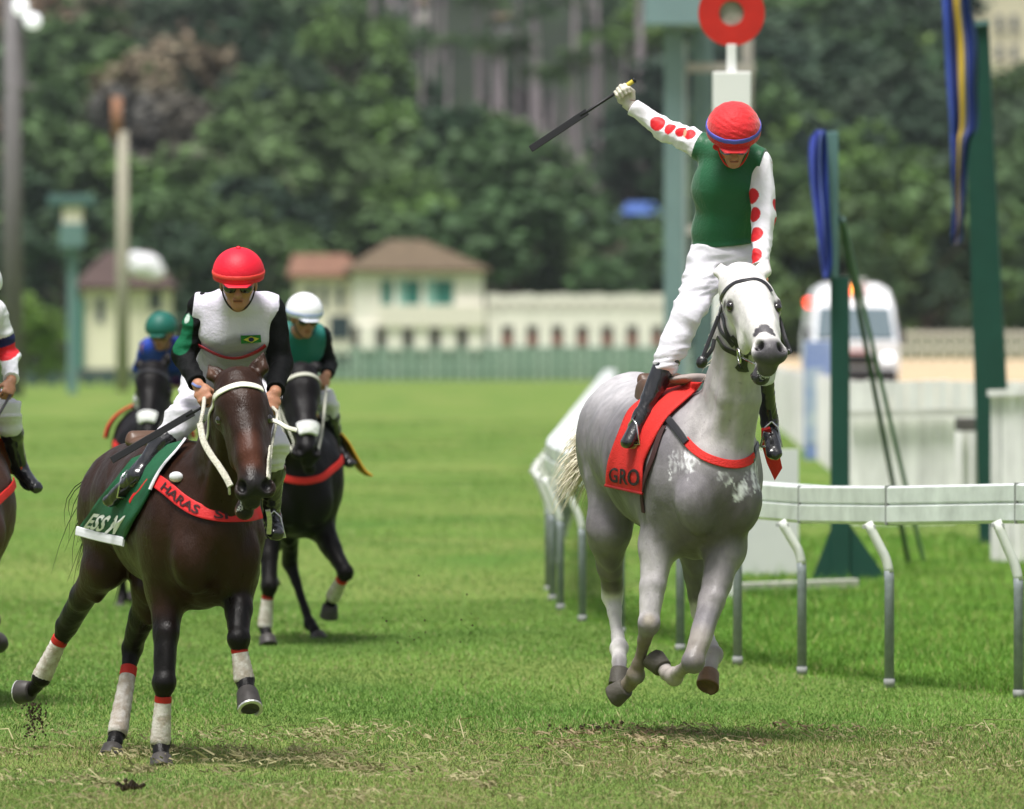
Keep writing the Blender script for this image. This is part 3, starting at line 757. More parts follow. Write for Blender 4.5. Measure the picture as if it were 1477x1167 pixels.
# ------------------------------------------------------------------ far boundary: rails, hedge strips, pavilions
cream = mat('cream_render', (.80, .75, .62), .85, noise=.10, nscale=.8)
cream2 = mat('pale_render', (.82, .79, .71), .85, noise=.10, nscale=.8)
tile = mat('brown_roof_tile', (.125, .092, .058), .9, noise=.25, nscale=1.5, bump=.6, bscale=6)
tile_r = mat('red_roof_tile', (.19, .10, .066), .9, noise=.25, nscale=1.5)
shut = mat('green_shutter', (.03, .16, .13), .6); dkw = mat('dark_opening', (.02, .025, .03), .5); dkg = mat('window_glass', (.04, .06, .07), .15)
def bx(x0, x1, y0, y1, d, dep): a, b = at(x0, y1, d), at(x1, y0, d); return (a[0], d, max(a[2], -.1)), (b[0], d + dep, b[2])
def hip_roof(x0, x1, ye, yr, xr0, xr1, d, dep, m, name, parent, over=.6):
    a, b = at(x0, ye, d), at(x1, ye, d); z0 = a[2]; z1 = at(0, yr, d)[2]; r0, r1 = at(xr0, 0, d)[0], at(xr1, 0, d)[0]
    V = [(a[0]-0, d-over, z0), (b[0], d-over, z0), (b[0], d+dep+over, z0), (a[0], d+dep+over, z0), (r0, d+dep/2, z1), (r1, d+dep/2, z1)]
    V += [(x, y, z-.25) for x, y, z in V[:4]]
    return tri_mesh(name, V, [(0, 1, 5, 4), (1, 2, 5), (2, 3, 4, 5), (3, 0, 4), (6, 7, 1, 0), (7, 8, 2, 1), (8, 9, 3, 2), (9, 6, 0, 3), (9, 8, 7, 6)], m, parent, smooth=False)
def window(x0, x1, y0, y1, d, parent, shutters=0, m=None):
    lo, hi = bx(x0, x1, y0, y1, d-.05, .12); G = Geo(); G.box((lo[0]-.12, lo[1], lo[2]-.12), (hi[0]+.12, hi[1], hi[2]+.12)); f = G.build('window', mat('frame_cream', (.72, .68, .58), .7), parent)
    G = Geo(); G.box((lo[0], lo[1]-.02, lo[2]), (hi[0], lo[1]+.05, hi[2])); G.build('pane', m or dkg, f)
    for s in range(shutters):
        w = (hi[0]-lo[0])*.5; x = lo[0]-w-.02 if s == 0 else hi[0]+.02; G = Geo(); G.box((x, lo[1]-.05, lo[2]), (x+w, lo[1]-.005, hi[2])); G.build('shutter', mat('pale_green_shutter', (.22, .42, .36), .6), f)
d = 700.
v = empty('pavilion', at(600, 540, d)); tag(v, 'cream two-storey pavilion with brown hipped roof and green windows', 'building')
G = Geo(); G.box(*bx(508, 697, 386, 470, d, 10)); G.build('upper_wall', cream2, v)
G = Geo(); G.box(*bx(548, 700, 440, 472, d-.6, .58)); G.build('balcony', mat('balcony_cream', (.76, .72, .62), .8), v)
hip_roof(496, 708, 388, 345, 560, 610, d, 10, tile, 'roof', v)
for x0, x1 in ((550, 566), (585, 606), (628, 654)): window(x0, x1, 404, 441, d, v, 1 if x0 != 550 else 0, shut)
G = Geo(); G.box(*bx(505, 712, 500, 545, d-.2, 10)); G.build('base_wall', mat('base_green', (.16, .24, .18), .9), v)
for i, x in enumerate(range(518, 712, 39)): G = Geo(); G.box(*bx(x, x+24, 468, 506, d-.4, .8)); G.build('pier', cream2, v)
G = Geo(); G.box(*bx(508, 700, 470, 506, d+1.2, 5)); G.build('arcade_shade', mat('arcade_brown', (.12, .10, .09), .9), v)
v = empty('wing_house', at(467, 540, d)); tag(v, 'cream side wing with red roof and tall windows left of the pavilion', 'building')
G = Geo(); G.box(*bx(424, 507, 392, 510, d+1, 8)); G.build('wall', cream, v)
hip_roof(414, 520, 396, 366, 420, 500, d+1, 8, tile_r, 'roof', v)
for x in (445, 464, 486): window(x, x+8, 412, 445, d+1, v)
window(475, 505, 455, 490, d+1, v)
# long arcaded wall
v = empty('arcade_wall', at(830, 520, d)); tag(v, 'long cream arcade with a balustrade running right of the pavilion', 'wall')
for x in range(702, 960, 17):
    G = Geo(); G.box(*bx(x, x+16.2, 424 + (x % 3), 470, d-.2, 1.0)); G.build('wall_bay', cream2, v)
    G = Geo(); G.box(*bx(x+3, x+13, 436, 447, d-.26, .05)); G.build('recess', mat('recess', (.50, .46, .40), .8), v)
for x in range(704, 960, 36): G = Geo(); G.box(*bx(x, x+20, 470.5, 505, d-.3, .9)); G.build('pier', cream2, v)
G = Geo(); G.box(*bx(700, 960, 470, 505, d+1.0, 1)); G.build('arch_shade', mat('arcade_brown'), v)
for x in range(722, 950, 36): G = Geo(); G.box(*bx(x+3, x+15, 484, 497, d-.1, .5)); G.build('planter', mat('terracotta', (.30, .10, .07), .8), v)
G = Geo(); G.box(*bx(700, 960, 500, 530, d-.6, 2)); G.build('base_wall', mat('base_green'), v)
# gatehouse at left
v = empty('gatehouse', at(180, 545, 600)); tag(v, 'pale yellow gatehouse with dark roof at the left', 'building')
G = Geo(); G.box(*bx(118, 243, 408, 548, 600, 7)); G.build('wall', mat('yellow_render', (.80, .76, .58), .85, noise=.06, nscale=.8), v)
hip_roof(104, 252, 412, 362, 150, 215, 600, 7, mat('dark_roof', (.075, .05, .045), .9, noise=.2, nscale=1), 'roof', v)
window(216, 232, 420, 448, 600, v); window(140, 150, 430, 465, 600, v)
G = Geo(); G.box(*bx(110, 120, 430, 545, 599.6, .5)); G.build('drain_pipe', shut, v)
b = Blob(); b.ell(at(208, 383, 598), (1.1, .5, .75)); b.ell(at(222, 392, 598), (.7, .4, .5)); b.ell(at(196, 372, 598), (.6, .4, .4)); vv, q = b.mesh(.08); o = tri_mesh('white_parasol', vv, q, mat('parasol_white', (.80, .80, .84), .7), None, at(208, 405, 598)); tag(o, 'white domed parasol above the gatehouse roof', 'parasol')
# other buildings higher up
v = empty('apartment_block', at(1450, 200, 1000)); tag(v, 'pale yellow apartment block on the hillside at the top right', 'building')
G = Geo(); G.box(*bx(1398, 1500, -40, 105, 1000, 10)); G.build('wall', mat('block_yellow', (.66, .62, .42), .85), v)
G = Geo(); G.box(*bx(1432, 1500, 105, 260, 996, 12)); G.build('lower_wall', mat('block_grey', (.40, .38, .36), .85), v)
for x in (1437, 1458): 
    for y in (22, 66, 130, 175): window(x, x+9, y, y+20, 995.7 if y > 100 else 999.7, v)
v = empty('small_house', at(850, 470, 760)); tag(v, 'small white house with a reddish roof behind the arcade wall', 'building')
G = Geo(); G.box(*bx(818, 852, 405, 432, 760, 4)); G.build('wall', cream2, v)
G = Geo(); G.box(*bx(838, 870, 400, 425, 759, 4)); G.build('red_wall', mat('brick_pink', (.36, .13, .10), .9), v)
hip_roof(814, 856, 406, 396, 825, 845, 760, 4, tile_r, 'roof', v, .2)
for (x0, x1, y0, y1, dd, c, lab) in ((1384, 1405, 205, 232, 900, (.5, .45, .42), 'small pinkish house among the trees behind the broad green post'), (1340, 1362, 205, 235, 920, (.45, .42, .34), 'small tan house among the trees left of the broad green post'),
                                (1145, 1165, 52, 76, 980, (.62, .62, .55), 'tiny white house high among the trees at the top right'), (820, 850, 88, 120, 940, (.66, .58, .36), 'pale house half hidden among the palm trunks'),
                                (706, 740, 28, 60, 960, (.6, .6, .6), 'white house among the palms near the top edge'), (560, 585, -10, 24, 980, (.66, .62, .6), 'white house at the top edge left of the palms'), (596, 616, 2, 40, 975, (.55, .52, .46), 'narrow tan house beside the palms at the top edge')):
    for dd in range(740, 1200, 5):
        if HYP - ((dd-725)*.112-H)*F/dd < y1 + 6: break
    v = empty('hill_house', at((x0+x1)/2, y1, dd)); tag(v, lab, 'house')
    a, b = at(x0, y1, dd), at(x1, y0, dd); G = Geo(); G.box((a[0], dd, a[2]-3), (b[0], dd+4, b[2])); G.build('wall', mat('hw%d' % int(x0), c, .85), v)
    hip_roof(x0-3, x1+3, y0+1, y0-9, x0+6, x1-6, dd, 4, tile, 'roof', v, .2); window((x0+x1)/2-3, (x0+x1)/2+3, y0+7, y0+16, dd, v)
# terrace with a retaining wall and a blue canopy among the palms
v = empty('terrace_wall', at(900, 420, 800)); tag(v, 'brown stone retaining wall with a pale green railing below the palms', 'wall')
G = Geo(); G.box(*bx(850, 985, 325, 425, 800, 3)); G.build('stone_wall', mat('brown_stone', (.20, .155, .13), .95, noise=.35, nscale=.5, col2=(.28, .25, .17)), v)
G = Geo(); G.beam(at(800, 322, 799), at(985, 306, 799), .3, .45); G.build('railing', mat('pale_green_paint'), v)
G = Geo(); a = at(922, 305, 797); V = [a + np.array(t) for t in ((-1.6, 0, -.2), (1.9, 0, -.2), (1.9, 3, -.2), (-1.6, 3, -.2), (-1.0, 1, .75), (1.2, 1, .75))]
o = tri_mesh('blue_canopy', V, [(0, 1, 5, 4), (1, 2, 5), (2, 3, 4, 5), (3, 0, 4), (3, 2, 1, 0)], mat('canopy_blue', (.03, .09, .32), .6), None, a, smooth=False); tag(o, 'small blue canopy on the terrace below the palms', 'canopy')
# far fences
v = empty('far_fence', at(520, 545, 560)); tag(v, 'pale green picket fence along the far edge of the turf', 'fence')
pg = mat('fence_green', (.28, .40, .32), .7); 
x = 250.
while x < 1010:
    a, b = at(x, 540, 560), at(x, 503, 560); G = Geo(); G.box((a[0]-.07, 560, 0), (a[0]+.07, 560.1, 1.95)); G.build('post', pg if int(x) % 2 else mat('fence_pale', (.42, .52, .44), .7), v); x += 13.5
for z_ in (.5, 1.1, 1.75): G = Geo(); G.box((at(244, 0, 560)[0], 559.95, z_-.07), (at(1005, 0, 560)[0], 560-.01, z_+.07)); G.build('rail', pg, v)
G = Geo(); G.box((at(244, 0, 562)[0], 562, 0), (at(1005, 0, 562)[0], 562.1, .8)); G.build('mesh_panel', mat('fence_mesh', (.13, .20, .14), .8, noise=.3, nscale=2), v)
v = empty('dark_hedge', at(90, 560, 480)); tag(v, 'low dark green barrier along the far turf edge at left', 'fence')
for i, x in enumerate(range(-20, 245, 22)): G = Geo(); a = at(x, 0, 480)[0]; b = at(x+21.4, 0, 480)[0]; G.box((a, 480 + (x+20)*.2, 0), (b, 480.3+(x+20)*.2, .62)); G.build('panel', mat('barrier_green', (.05, .085, .075), .8, noise=.2, nscale=1), v)
G = Geo(); G.box((at(-20, 0, 560)[0], 560, .0), (at(245, 0, 560)[0], 561, .7)); G.build('back_panel', mat('barrier_grey', (.09, .10, .10), .8, noise=.4, nscale=.6), v)  # plain grey panel behind the green barrier
v = empty('far_white_rail', at(1400, 505, 600)); tag(v, 'white rail fence across the far end of the dirt track', 'fence')
x = 1290.
while x < 1500:
    a = at(x, 505, 600); G = Geo(); G.box((a[0]-.10, 600, 1.0), (a[0]+.10, 600.12, 2.95)); G.build('post', mat('fence_white', (.6, .6, .52), .7), v); x += 16
for z_ in (1.9, 2.7): G = Geo(); G.box((at(1284, 0, 600)[0], 599.9, z_-.12), (at(1500, 0, 600)[0], 600-.01, z_+.12)); G.build('rail', mat('fence_white'), v)
G = Geo(); G.box((at(1284, 0, 602)[0], 602, 1.0), (at(1500, 0, 602)[0], 602.1, 2.5)); G.build('hedge_panel', mat('hedge_green', (.05, .10, .04), .9), v)
# tall poles on the left
def pole(x0, x1, y0, yb, d, m, name, lab, extra=None):
    a, b = at(x0, yb, d), at(x1, y0, d); r = (b[0]-a[0])/2; c = (a[0]+b[0])/2
    p = empty(name, (c, d, 0)); tag(p, lab, 'pole'); Geo().tube([(c, d, 0), (c, d, b[2]*.5), (c, d, b[2])], [r*1.15, r, r*.85], 12).build('shaft', m, p, smooth=True); return p, c, b[2]
conc = mat('pole_concrete', (.36, .34, .27), .85, noise=.1, nscale=1)
p, c, zt = pole(168, 186, 190, 560, 420, conc, 'concrete_pole', 'pale concrete pole with an orange top left of the trees')
Geo().tube([(c-.25, 420, zt-.3), (c-.25, 420, zt+1.5)], .22, 10).build('orange_top', mat('rust_orange', (.30, .15, .09), .8), p, smooth=True)
p, c, zt = pole(4, 32, -40, 575, 380, mat('mast_grey', (.16, .15, .155), .8, noise=.1, nscale=1), 'grey_mast', 'tall grey mast at the left edge, with glow added for a sky gap')
b = Blob(); b.ell(at(30, 10, 379.4), (.30, .3, .34), k=.1); b.ell(at(47, 30, 379.4), (.33, .3, .30), k=.1); vv, q = b.mesh(.05); tri_mesh('sky_gap_glow', vv, q, mat('sky_gap_white', (.9, .9, .92), .3, emit=(.92, .95, 1), es=.5), p)  # glowing white blobs added to stand in for a sky gap between trees
G = Geo(); G.box((c-.3, 379.7, at(0, 128, 380)[2]), (at(52, 0, 380)[0], 380.2, at(0, 122, 380)[2])); G.build('cross_arm', mat('mast_grey'), p)
G = Geo(); G.box((at(30, 0, 380)[0], 379.9, at(0, 124, 380)[2]), (at(36, 0, 380)[0], 380.1, at(0, 40, 380)[2])); G.build('hanger', mat('mast_grey'), p)
d = 400.
v = empty('watch_box', at(103, 560, d)); tag(v, 'slim green lookout box on a post at the left', 'kiosk')
G = Geo(); G.box(*bx(68, 136, 281, 297, d, 1.6)); G.build('roof', mat('teal_roof', (.07, .14, .13), .7), v, bevel=.05)
G = Geo(); G.box(*bx(86, 121, 322, 356, d+.1, 1.2)); G.build('cabin', mat('teal_wall', (.13, .23, .215), .7), v)
G = Geo(); G.box(*bx(90, 118, 297, 322, d+.2, 1.0)); G.build('window_band', mat('cream_render'), v)
G = Geo(); G.box(*bx(97, 111, 356, 575, d+.5, .4)); G.build('leg', mat('teal_wall'), v)

# ------------------------------------------------------------------ wooded hill
def hill_z(X, Y):
    return np.clip(Y - 725, 0, None)*.112 + 2*np.sin(X*.05 + 1)*np.clip((Y-740)/200, 0, 1)
forest_floor = mat('forest_floor', (.013, .021, .010), .95, noise=.3, nscale=.05)
grid_sheet('hill', np.arange(-160, 161, 10.), np.arange(716, 1300, 14.), lambda X, Y: hill_z(X, Y) - .3, forest_floor)

def crown_mesh(seed, W, Hh, n_cl, n_leaf, leaf, base_gap=.25, flat=.8):
    """leaf clumps spread through an uneven crown volume"""
    R = np.random.default_rng(seed); V = []; T = []; C = []
    cl = []
    for i in range(n_cl):
        t = R.uniform(0, 1); a = R.uniform(0, 6.28); r = W*(.25 + .75*math.sqrt(R.uniform()))*math.sqrt(max(.05, 1-(t*1.9-.8)**2))
        cl.append((r*math.cos(a), r*math.sin(a), Hh*(base_gap + (1-base_gap)*t), R.uniform(.16, .34)*W, R.uniform(.75, 1.3)))
    P_ = []; Cc = []
    for x, y, z, r, b in cl:
        v = R.normal(size=(n_leaf, 3)); v /= np.linalg.norm(v, axis=1)[:, None]; v *= (R.uniform(.55, 1.05, n_leaf)*r)[:, None]; v[:, 2] *= flat
        P_.append(v + [x, y, z]); Cc.append(np.full(n_leaf, b)*R.uniform(.75, 1.25, n_leaf))
    P_ = np.concatenate(P_); Cc = np.concatenate(Cc); N = len(P_)
    a = R.normal(size=(N, 3)); a /= np.linalg.norm(a, axis=1)[:, None]; b = R.normal(size=(N, 3)); b = np.cross(a, b); b /= np.linalg.norm(b, axis=1)[:, None]; a[:, 2] *= .5
    s = leaf*R.uniform(.6, 1.3, (N, 1)); V = np.stack([P_-a*s, P_+b*s*.6, P_+a*s, P_-b*s*.6], 1).reshape(-1, 3)
    return V, np.arange(N*4).reshape(-1, 4), np.repeat(Cc, 4)
def leaf_mat(name, c):
    m = bpy.data.materials.new(name); m.use_nodes = True; n, l = m.node_tree.nodes, m.node_tree.links; b = n['Principled BSDF']; b.inputs['Roughness'].default_value = .6; _set(b, 'Specular IOR Level', .2)
    at_ = n.new('ShaderNodeAttribute'); at_.attribute_name = 'Col'; oi = n.new('ShaderNodeObjectInfo'); vm = n.new('ShaderNodeVectorMath'); vm.operation = 'MULTIPLY'
    cr = n.new('ShaderNodeValToRGB'); l.new(oi.outputs['Random'], cr.inputs[0]); e = cr.color_ramp.elements; e[0].color = (c[0]*.42, c[1]*.48, c[2]*.65, 1); e[1].color = (c[0]*1.7, c[1]*1.6, c[2]*1.2, 1)
    x = e.new(.35); x.color = (*c, 1); x = e.new(.9); x.color = (c[0]*1.4, c[1]*1.2, c[2]*1.3, 1)
    l.new(cr.outputs[0], vm.inputs[0]); l.new(at_.outputs['Color'], vm.inputs[1]); l.new(vm.outputs[0], b.inputs['Base Color']); return m
lf = leaf_mat('forest_leaves', (.064, .122, .042)); lf2 = leaf_mat('brownish_leaves', (.17, .145, .095)); lf3 = leaf_mat('bright_leaves', (.10, .185, .045)); lfd = leaf_mat('dark_leaves', (.044, .080, .044))
bark = mat('bark', (.13, .105, .085), .9); palm_bark = mat('palm_bark', (.34, .29, .30), .9, noise=.2, nscale=.8, objrand=.3)
MESH = {}
def tree_proto(key, seed, W, Hh, ncl, nl, leaf, m, trunk_h, gap=.18):
    V, Q, c = crown_mesh(seed, W, Hh, ncl, nl, leaf, gap)
    me = bpy.data.meshes.new('crown_' + key); me.vertices.add(len(V)); me.vertices.foreach_set('co', V.astype(np.float32).ravel())
    me.loops.add(Q.size); me.loops.foreach_set('vertex_index', Q.astype(np.int32).ravel()); me.polygons.add(len(Q)); me.polygons.foreach_set('loop_start', np.arange(0, Q.size, 4, dtype=np.int32)); me.update(calc_edges=True)
    ca = me.color_attributes.new('Col', 'FLOAT_COLOR', 'POINT'); c4 = np.ones((len(V), 4), np.float32); c4[:, :3] = c[:, None]; ca.data.foreach_set('color', c4.ravel()); me.materials.append(m)
    G = Geo(); R = np.random.default_rng(seed); G.tube([(0, 0, -1), (0, 0, Hh*.25), (R.normal(0, .3), R.normal(0, .3), Hh*.6)], [.05*W, .04*W, .02*W], 8)
    for k in range(6):
        a = k*1.05 + R.uniform(0, .5); z = Hh*R.uniform(.22, .5); G.tube([(0, 0, z), (math.cos(a)*W*.3, math.sin(a)*W*.3, z + Hh*.12), (math.cos(a)*W*.6, math.sin(a)*W*.6, z + Hh*.3)], [.025*W, .018*W, .007*W], 6)
    mt = bpy.data.meshes.new('trunk_' + key); mt.from_pydata([tuple(v) for v in G.V], [], G.Fc); mt.materials.append(bark)
    MESH[key] = (me, mt)
tree_proto('a', 1, 5.5, 11, 34, 95, .42, lf, 3); tree_proto('b', 2, 6.5, 9, 40, 85, .42, lf, 3); tree_proto('c', 3, 4.2, 12, 32, 90, .40, lf, 3)
tree_proto('d', 4, 5.5, 10, 34, 90, .40, lf2, 3); tree_proto('e', 5, 5.0, 9, 34, 95, .40, lf3, 3); tree_proto('f', 6, 6, 11, 38, 95, .42, lfd, 3)
def put_tree(key, x, y, z, s, sz, rot, lab, grp):
    me, mt = MESH[key]; e = bpy.data.objects.new('tree', None); COL.objects.link(e); e.location = (x, y, z); e.scale = (s, s, sz); e.rotation_euler = (0, 0, rot); tag(e, lab, 'tree', grp)
    a = bpy.data.objects.new('crown', me); COL.objects.link(a); a.parent = e; b = bpy.data.objects.new('trunk', mt); COL.objects.link(b); b.parent = e; return e
HS = [(1394, 232), (1351, 235), (1155, 76), (835, 120), (723, 60), (572, 24), (606, 40), (1450, 120)]
LAB = dict(a='broad green tree in the wood on the hillside', b='low spreading green tree in the wood on the hillside', c='tall narrow green tree in the wood on the hillside', d='brownish dry-leaved tree on the hillside', e='bright green tree on the hillside', f='very dark green tree in the wood on the hillside')
R_ = np.random.default_rng(21)
def palm_zone(px, py): return 500 < px < 985 and py < 300
cnt = 0; TL = []
LOOK = dict(a='broad green tree', b='spreading green tree', c='tall narrow green tree', d='brownish tree', e='bright green tree', f='very dark green tree')
for row, yy in enumerate([738, 752, 768, 786, 806, 826, 848, 870, 894, 920, 946, 974, 1004, 1036, 1070]):
    w = yy*.0562; x = -w - R_.uniform(0, 5)
    while x < w + 4:
        X, Y = x + R_.uniform(-2, 2), yy + R_.uniform(-7, 7); z = float(hill_z(X, Y)); px = CXP + X*F/Y; pyb = HYP - (z-H)*F/Y; ptop = pyb - 10*F/Y
        skip = (ptop < -120 and pyb < -60) or (px > 1352 and ptop < 105 and pyb > 10 and Y < 1010) or any(abs(px - hx) < 24 and pyb > hy and ptop < hy - 12 for hx, hy in HS)
        grove = 500 < px < 975 and pyb < 335
        if grove and R_.uniform() < .35: skip = True
        if 672 < px < 872 and 190 < pyb < 345: skip = True
        if 815 < px < 1040 and Y < 818 and ptop < 425: skip = True
        if 740 < px < 890 and Y < 842 and ptop < 330: skip = True
        if not skip:
            k = R_.choice(list('aabbccff')); 
            if px < 330 and 60 < pyb < 420 and R_.uniform() < .5: k = 'd'
            elif R_.uniform() < .13: k = 'e'
            if grove: k = R_.choice(list('cff'))
            sg = .62 if grove else 1.35
            TL.append((put_tree(k, X, Y, z, sg*R_.uniform(.8, 1.2), sg*R_.uniform(.7, 1.1), R_.uniform(0, 6.28), '', 'trees of the hillside wood'), px, pyb, LOOK[k])); cnt += 1
        x += R_.uniform(6.5, 11.0)
def place_words(px, py):
    xs = ((60, 'behind the grey mast'), (130, 'above the slim green lookout box'), (240, 'above the gatehouse'), (320, 'right of the concrete pole'), (430, 'above the white-vested jockey'), (510, 'above the red-roofed wing'), (600, "above the pavilion roof's left half"), (700, "above the pavilion roof's right half"), (800, "above the arcade wall's left end"), (900, "above the arcade wall's right end"), (1000, 'left of the winning post'), (1120, 'right behind the winning post'), (1200, 'above the slender green post'), (1300, 'above the ambulance'), (1400, 'right of the ambulance'), (9999, 'behind the broad green post'))
    ys = ((40, 'top edge'), (130, 'high up'), (220, 'upper slope'), (310, 'middle slope'), (400, 'lower slope'), (9999, 'slope foot'))
    return next(w for v, w in xs if px < v) + ', ' + next(w for v, w in ys if py < v)
def label_all(L):
    D_ = {}
    for o, px, py, look in L: D_.setdefault(look + ' ' + place_words(px, py), []).append((px, py, o))
    for k, v in D_.items():
        v.sort(key=lambda t: t[0]); n = len(v); w = ['first from the left', 'second from the left', 'third from the left', 'fourth from the left', 'fifth from the left', 'sixth from the left', 'seventh from the left', 'eighth from the left', 'ninth from the left', 'tenth from the left', 'eleventh from the left', 'twelfth from the left', 'thirteenth from the left']
        for i, (_, _, o) in enumerate(v): o['label'] = k if n == 1 else k + ', ' + w[min(i, 12)]
label_all(TL)
print('TREES', cnt)
# nearer trees standing round the buildings
near = [('e', 30, 560, 430, 470, 1.0, 'bright green bush at the left edge beside the grey mast'), ('e', 62, 560, 455, 520, .9, 'bright green bush behind the slim green lookout box'), ('f', 250, 540, 330, 620, 1.0, 'dark tree directly behind the gatehouse'), ('a', 345, 535, 300, 722, 1.2, 'big green tree right of the gatehouse'), ('f', 285, 535, 420, 640, .7, 'small dark tree between gatehouse and red-helmeted jockey'),
        ('b', 800, 505, 360, 735, .9, 'rounded green tree behind the long arcade'), ('b', 740, 505, 350, 738, .8, 'low green tree at the right end of the pavilion roof'), ('a', 1200, 535, 290, 640, 1.2, 'green tree behind the ambulance'), ('a', 1290, 535, 240, 650, 1.3, 'large round green tree right of the ambulance'), ('f', 1340, 520, 380, 640, .8, 'dark bushy tree at the end of the dirt track'), ('c', 1245, 530, 330, 630, .8, 'narrow tree straight above the ambulance'), ('f', 1150, 530, 330, 645, 1.0, 'dark tree left of the ambulance'), ('f', 1420, 510, 300, 660, 1., 'dark tree behind the broad green post')]
for k, px, pb, ptp, dd, s, lab in near:
    a, b = at(px, pb, dd), at(px, ptp, dd); hh = {'a': 11, 'b': 9, 'c': 12, 'd': 10, 'e': 9, 'f': 11}[k]; put_tree(k, a[0], dd, 0., (b[2])/hh*s*.9, b[2]/hh, px*.1, lab, 'trees near the buildings')
# royal palms
def palm_meshes():
    out = []
    for sd in range(3):
        R = np.random.default_rng(sd+40); Hh = 13.0 + sd*1.5; G = Geo(); G.tube([(0, 0, -1.5), (0, 0, Hh*.3), (.1, 0, Hh*.7), (.12, 0, Hh)], [.30, .27, .24, .15], 10)
        mt = bpy.data.meshes.new('palm_trunk'); mt.from_pydata([tuple(v) for v in G.V], [], G.Fc); mt.materials.append(palm_bark)
        V = []; Fc = []
        for k in range(17):
            a = k*2.4; el = R.uniform(-.1, 1.1); L = R.uniform(2.6, 3.5); prev = None
            for s in range(9):
                t = s/8; r = L*t*math.cos(el*(1-t*.4)); z = Hh + .2 + L*(math.sin(el)*t - .85*t*t); c = np.array([r*math.cos(a), r*math.sin(a), z])
                wv = np.array([-math.sin(a), math.cos(a), 0])
                for sgn in (-1, 1):
                    b = len(V); wl_ = .80*math.sin(math.pi*min(1, t*.9+.1)); V += [c, c + wv*sgn*wl_ + np.array([0, 0, -.30*wl_]), c + wv*sgn*wl_*.9 + np.array([math.cos(a), math.sin(a), -.2])*.25]; Fc.append((b, b+1, b+2))
        mc = bpy.data.meshes.new('palm_fronds'); mc.from_pydata([tuple(v) for v in V], [], Fc); ca = mc.color_attributes.new('Col', 'FLOAT_COLOR', 'POINT'); ca.data.foreach_set('color', np.full(len(V)*4, 1.0, np.float32)); mc.materials.append(lf); out.append((mt, mc, Hh))
    return out
PL = []; PM = palm_meshes(); R_ = np.random.default_rng(77); np_ = 0
for dd, lo, hi, step, pyb0 in ((843, 690, 870, 17, 0), (866, 600, 960, 34, 0), (905, 690, 970, 52, 0), (935, 500, 640, 26, 0), (990, 560, 985, 60, 0)):
    x = lo + R_.uniform(0, 10)
    while x < hi:
        Y = dd + R_.uniform(-10, 10); X = (x-CXP)*Y/F; px_ = x; z = float(hill_z(X, Y)); mt, mc, Hh = PM[R_.integers(0, 3)]; s = R_.uniform(.75, 1.15)
        e = bpy.data.objects.new('palm_tree', None); COL.objects.link(e); e.location = (X, Y, z); e.scale = (s*.9, s*.9, s); e.rotation_euler = (R_.normal(0, .02), R_.normal(0, .02), R_.uniform(0, 6)); PL.append((e, px_, 500 - (z+Hh*s*.5-H)*F/Y, 'royal palm')); tag(e, '', 'palm tree', 'royal palms in the hillside grove')
        for nm, m_ in (('trunk', mt), ('fronds', mc)): a = bpy.data.objects.new(nm, m_); COL.objects.link(a); a.parent = e
        np_ += 1; x += step*R_.uniform(.6, 1.5)
label_all(PL); print('PALMS', np_)
print('TRIS', sum(len(o.data.loops) - 2*len(o.data.polygons) for o in {o.data.name: o for o in bpy.data.objects if o.type == 'MESH'}.values()), 'OBJ', len(bpy.data.objects))

# ------------------------------------------------------------------ air
hz = bpy.data.materials.new('air'); hz.use_nodes = True; n_, l_ = hz.node_tree.nodes, hz.node_tree.links
n_.remove(n_['Principled BSDF']); pv = n_.new('ShaderNodeVolumePrincipled'); pv.inputs['Color'].default_value = (.86, .92, 1, 1); pv.inputs['Density'].default_value = .00005; pv.inputs['Anisotropy'].default_value = .2
l_.new(pv.outputs[0], n_['Material Output'].inputs['Volume'])
G = Geo(); G.box((-1700, -60, -1.2), (1700, 3200, 280)); o = G.build('haze', hz); tag(o, 'thin pale air over the course and hillside', 'haze', kind='stuff')
# ------------------------------------------------------------------ horses

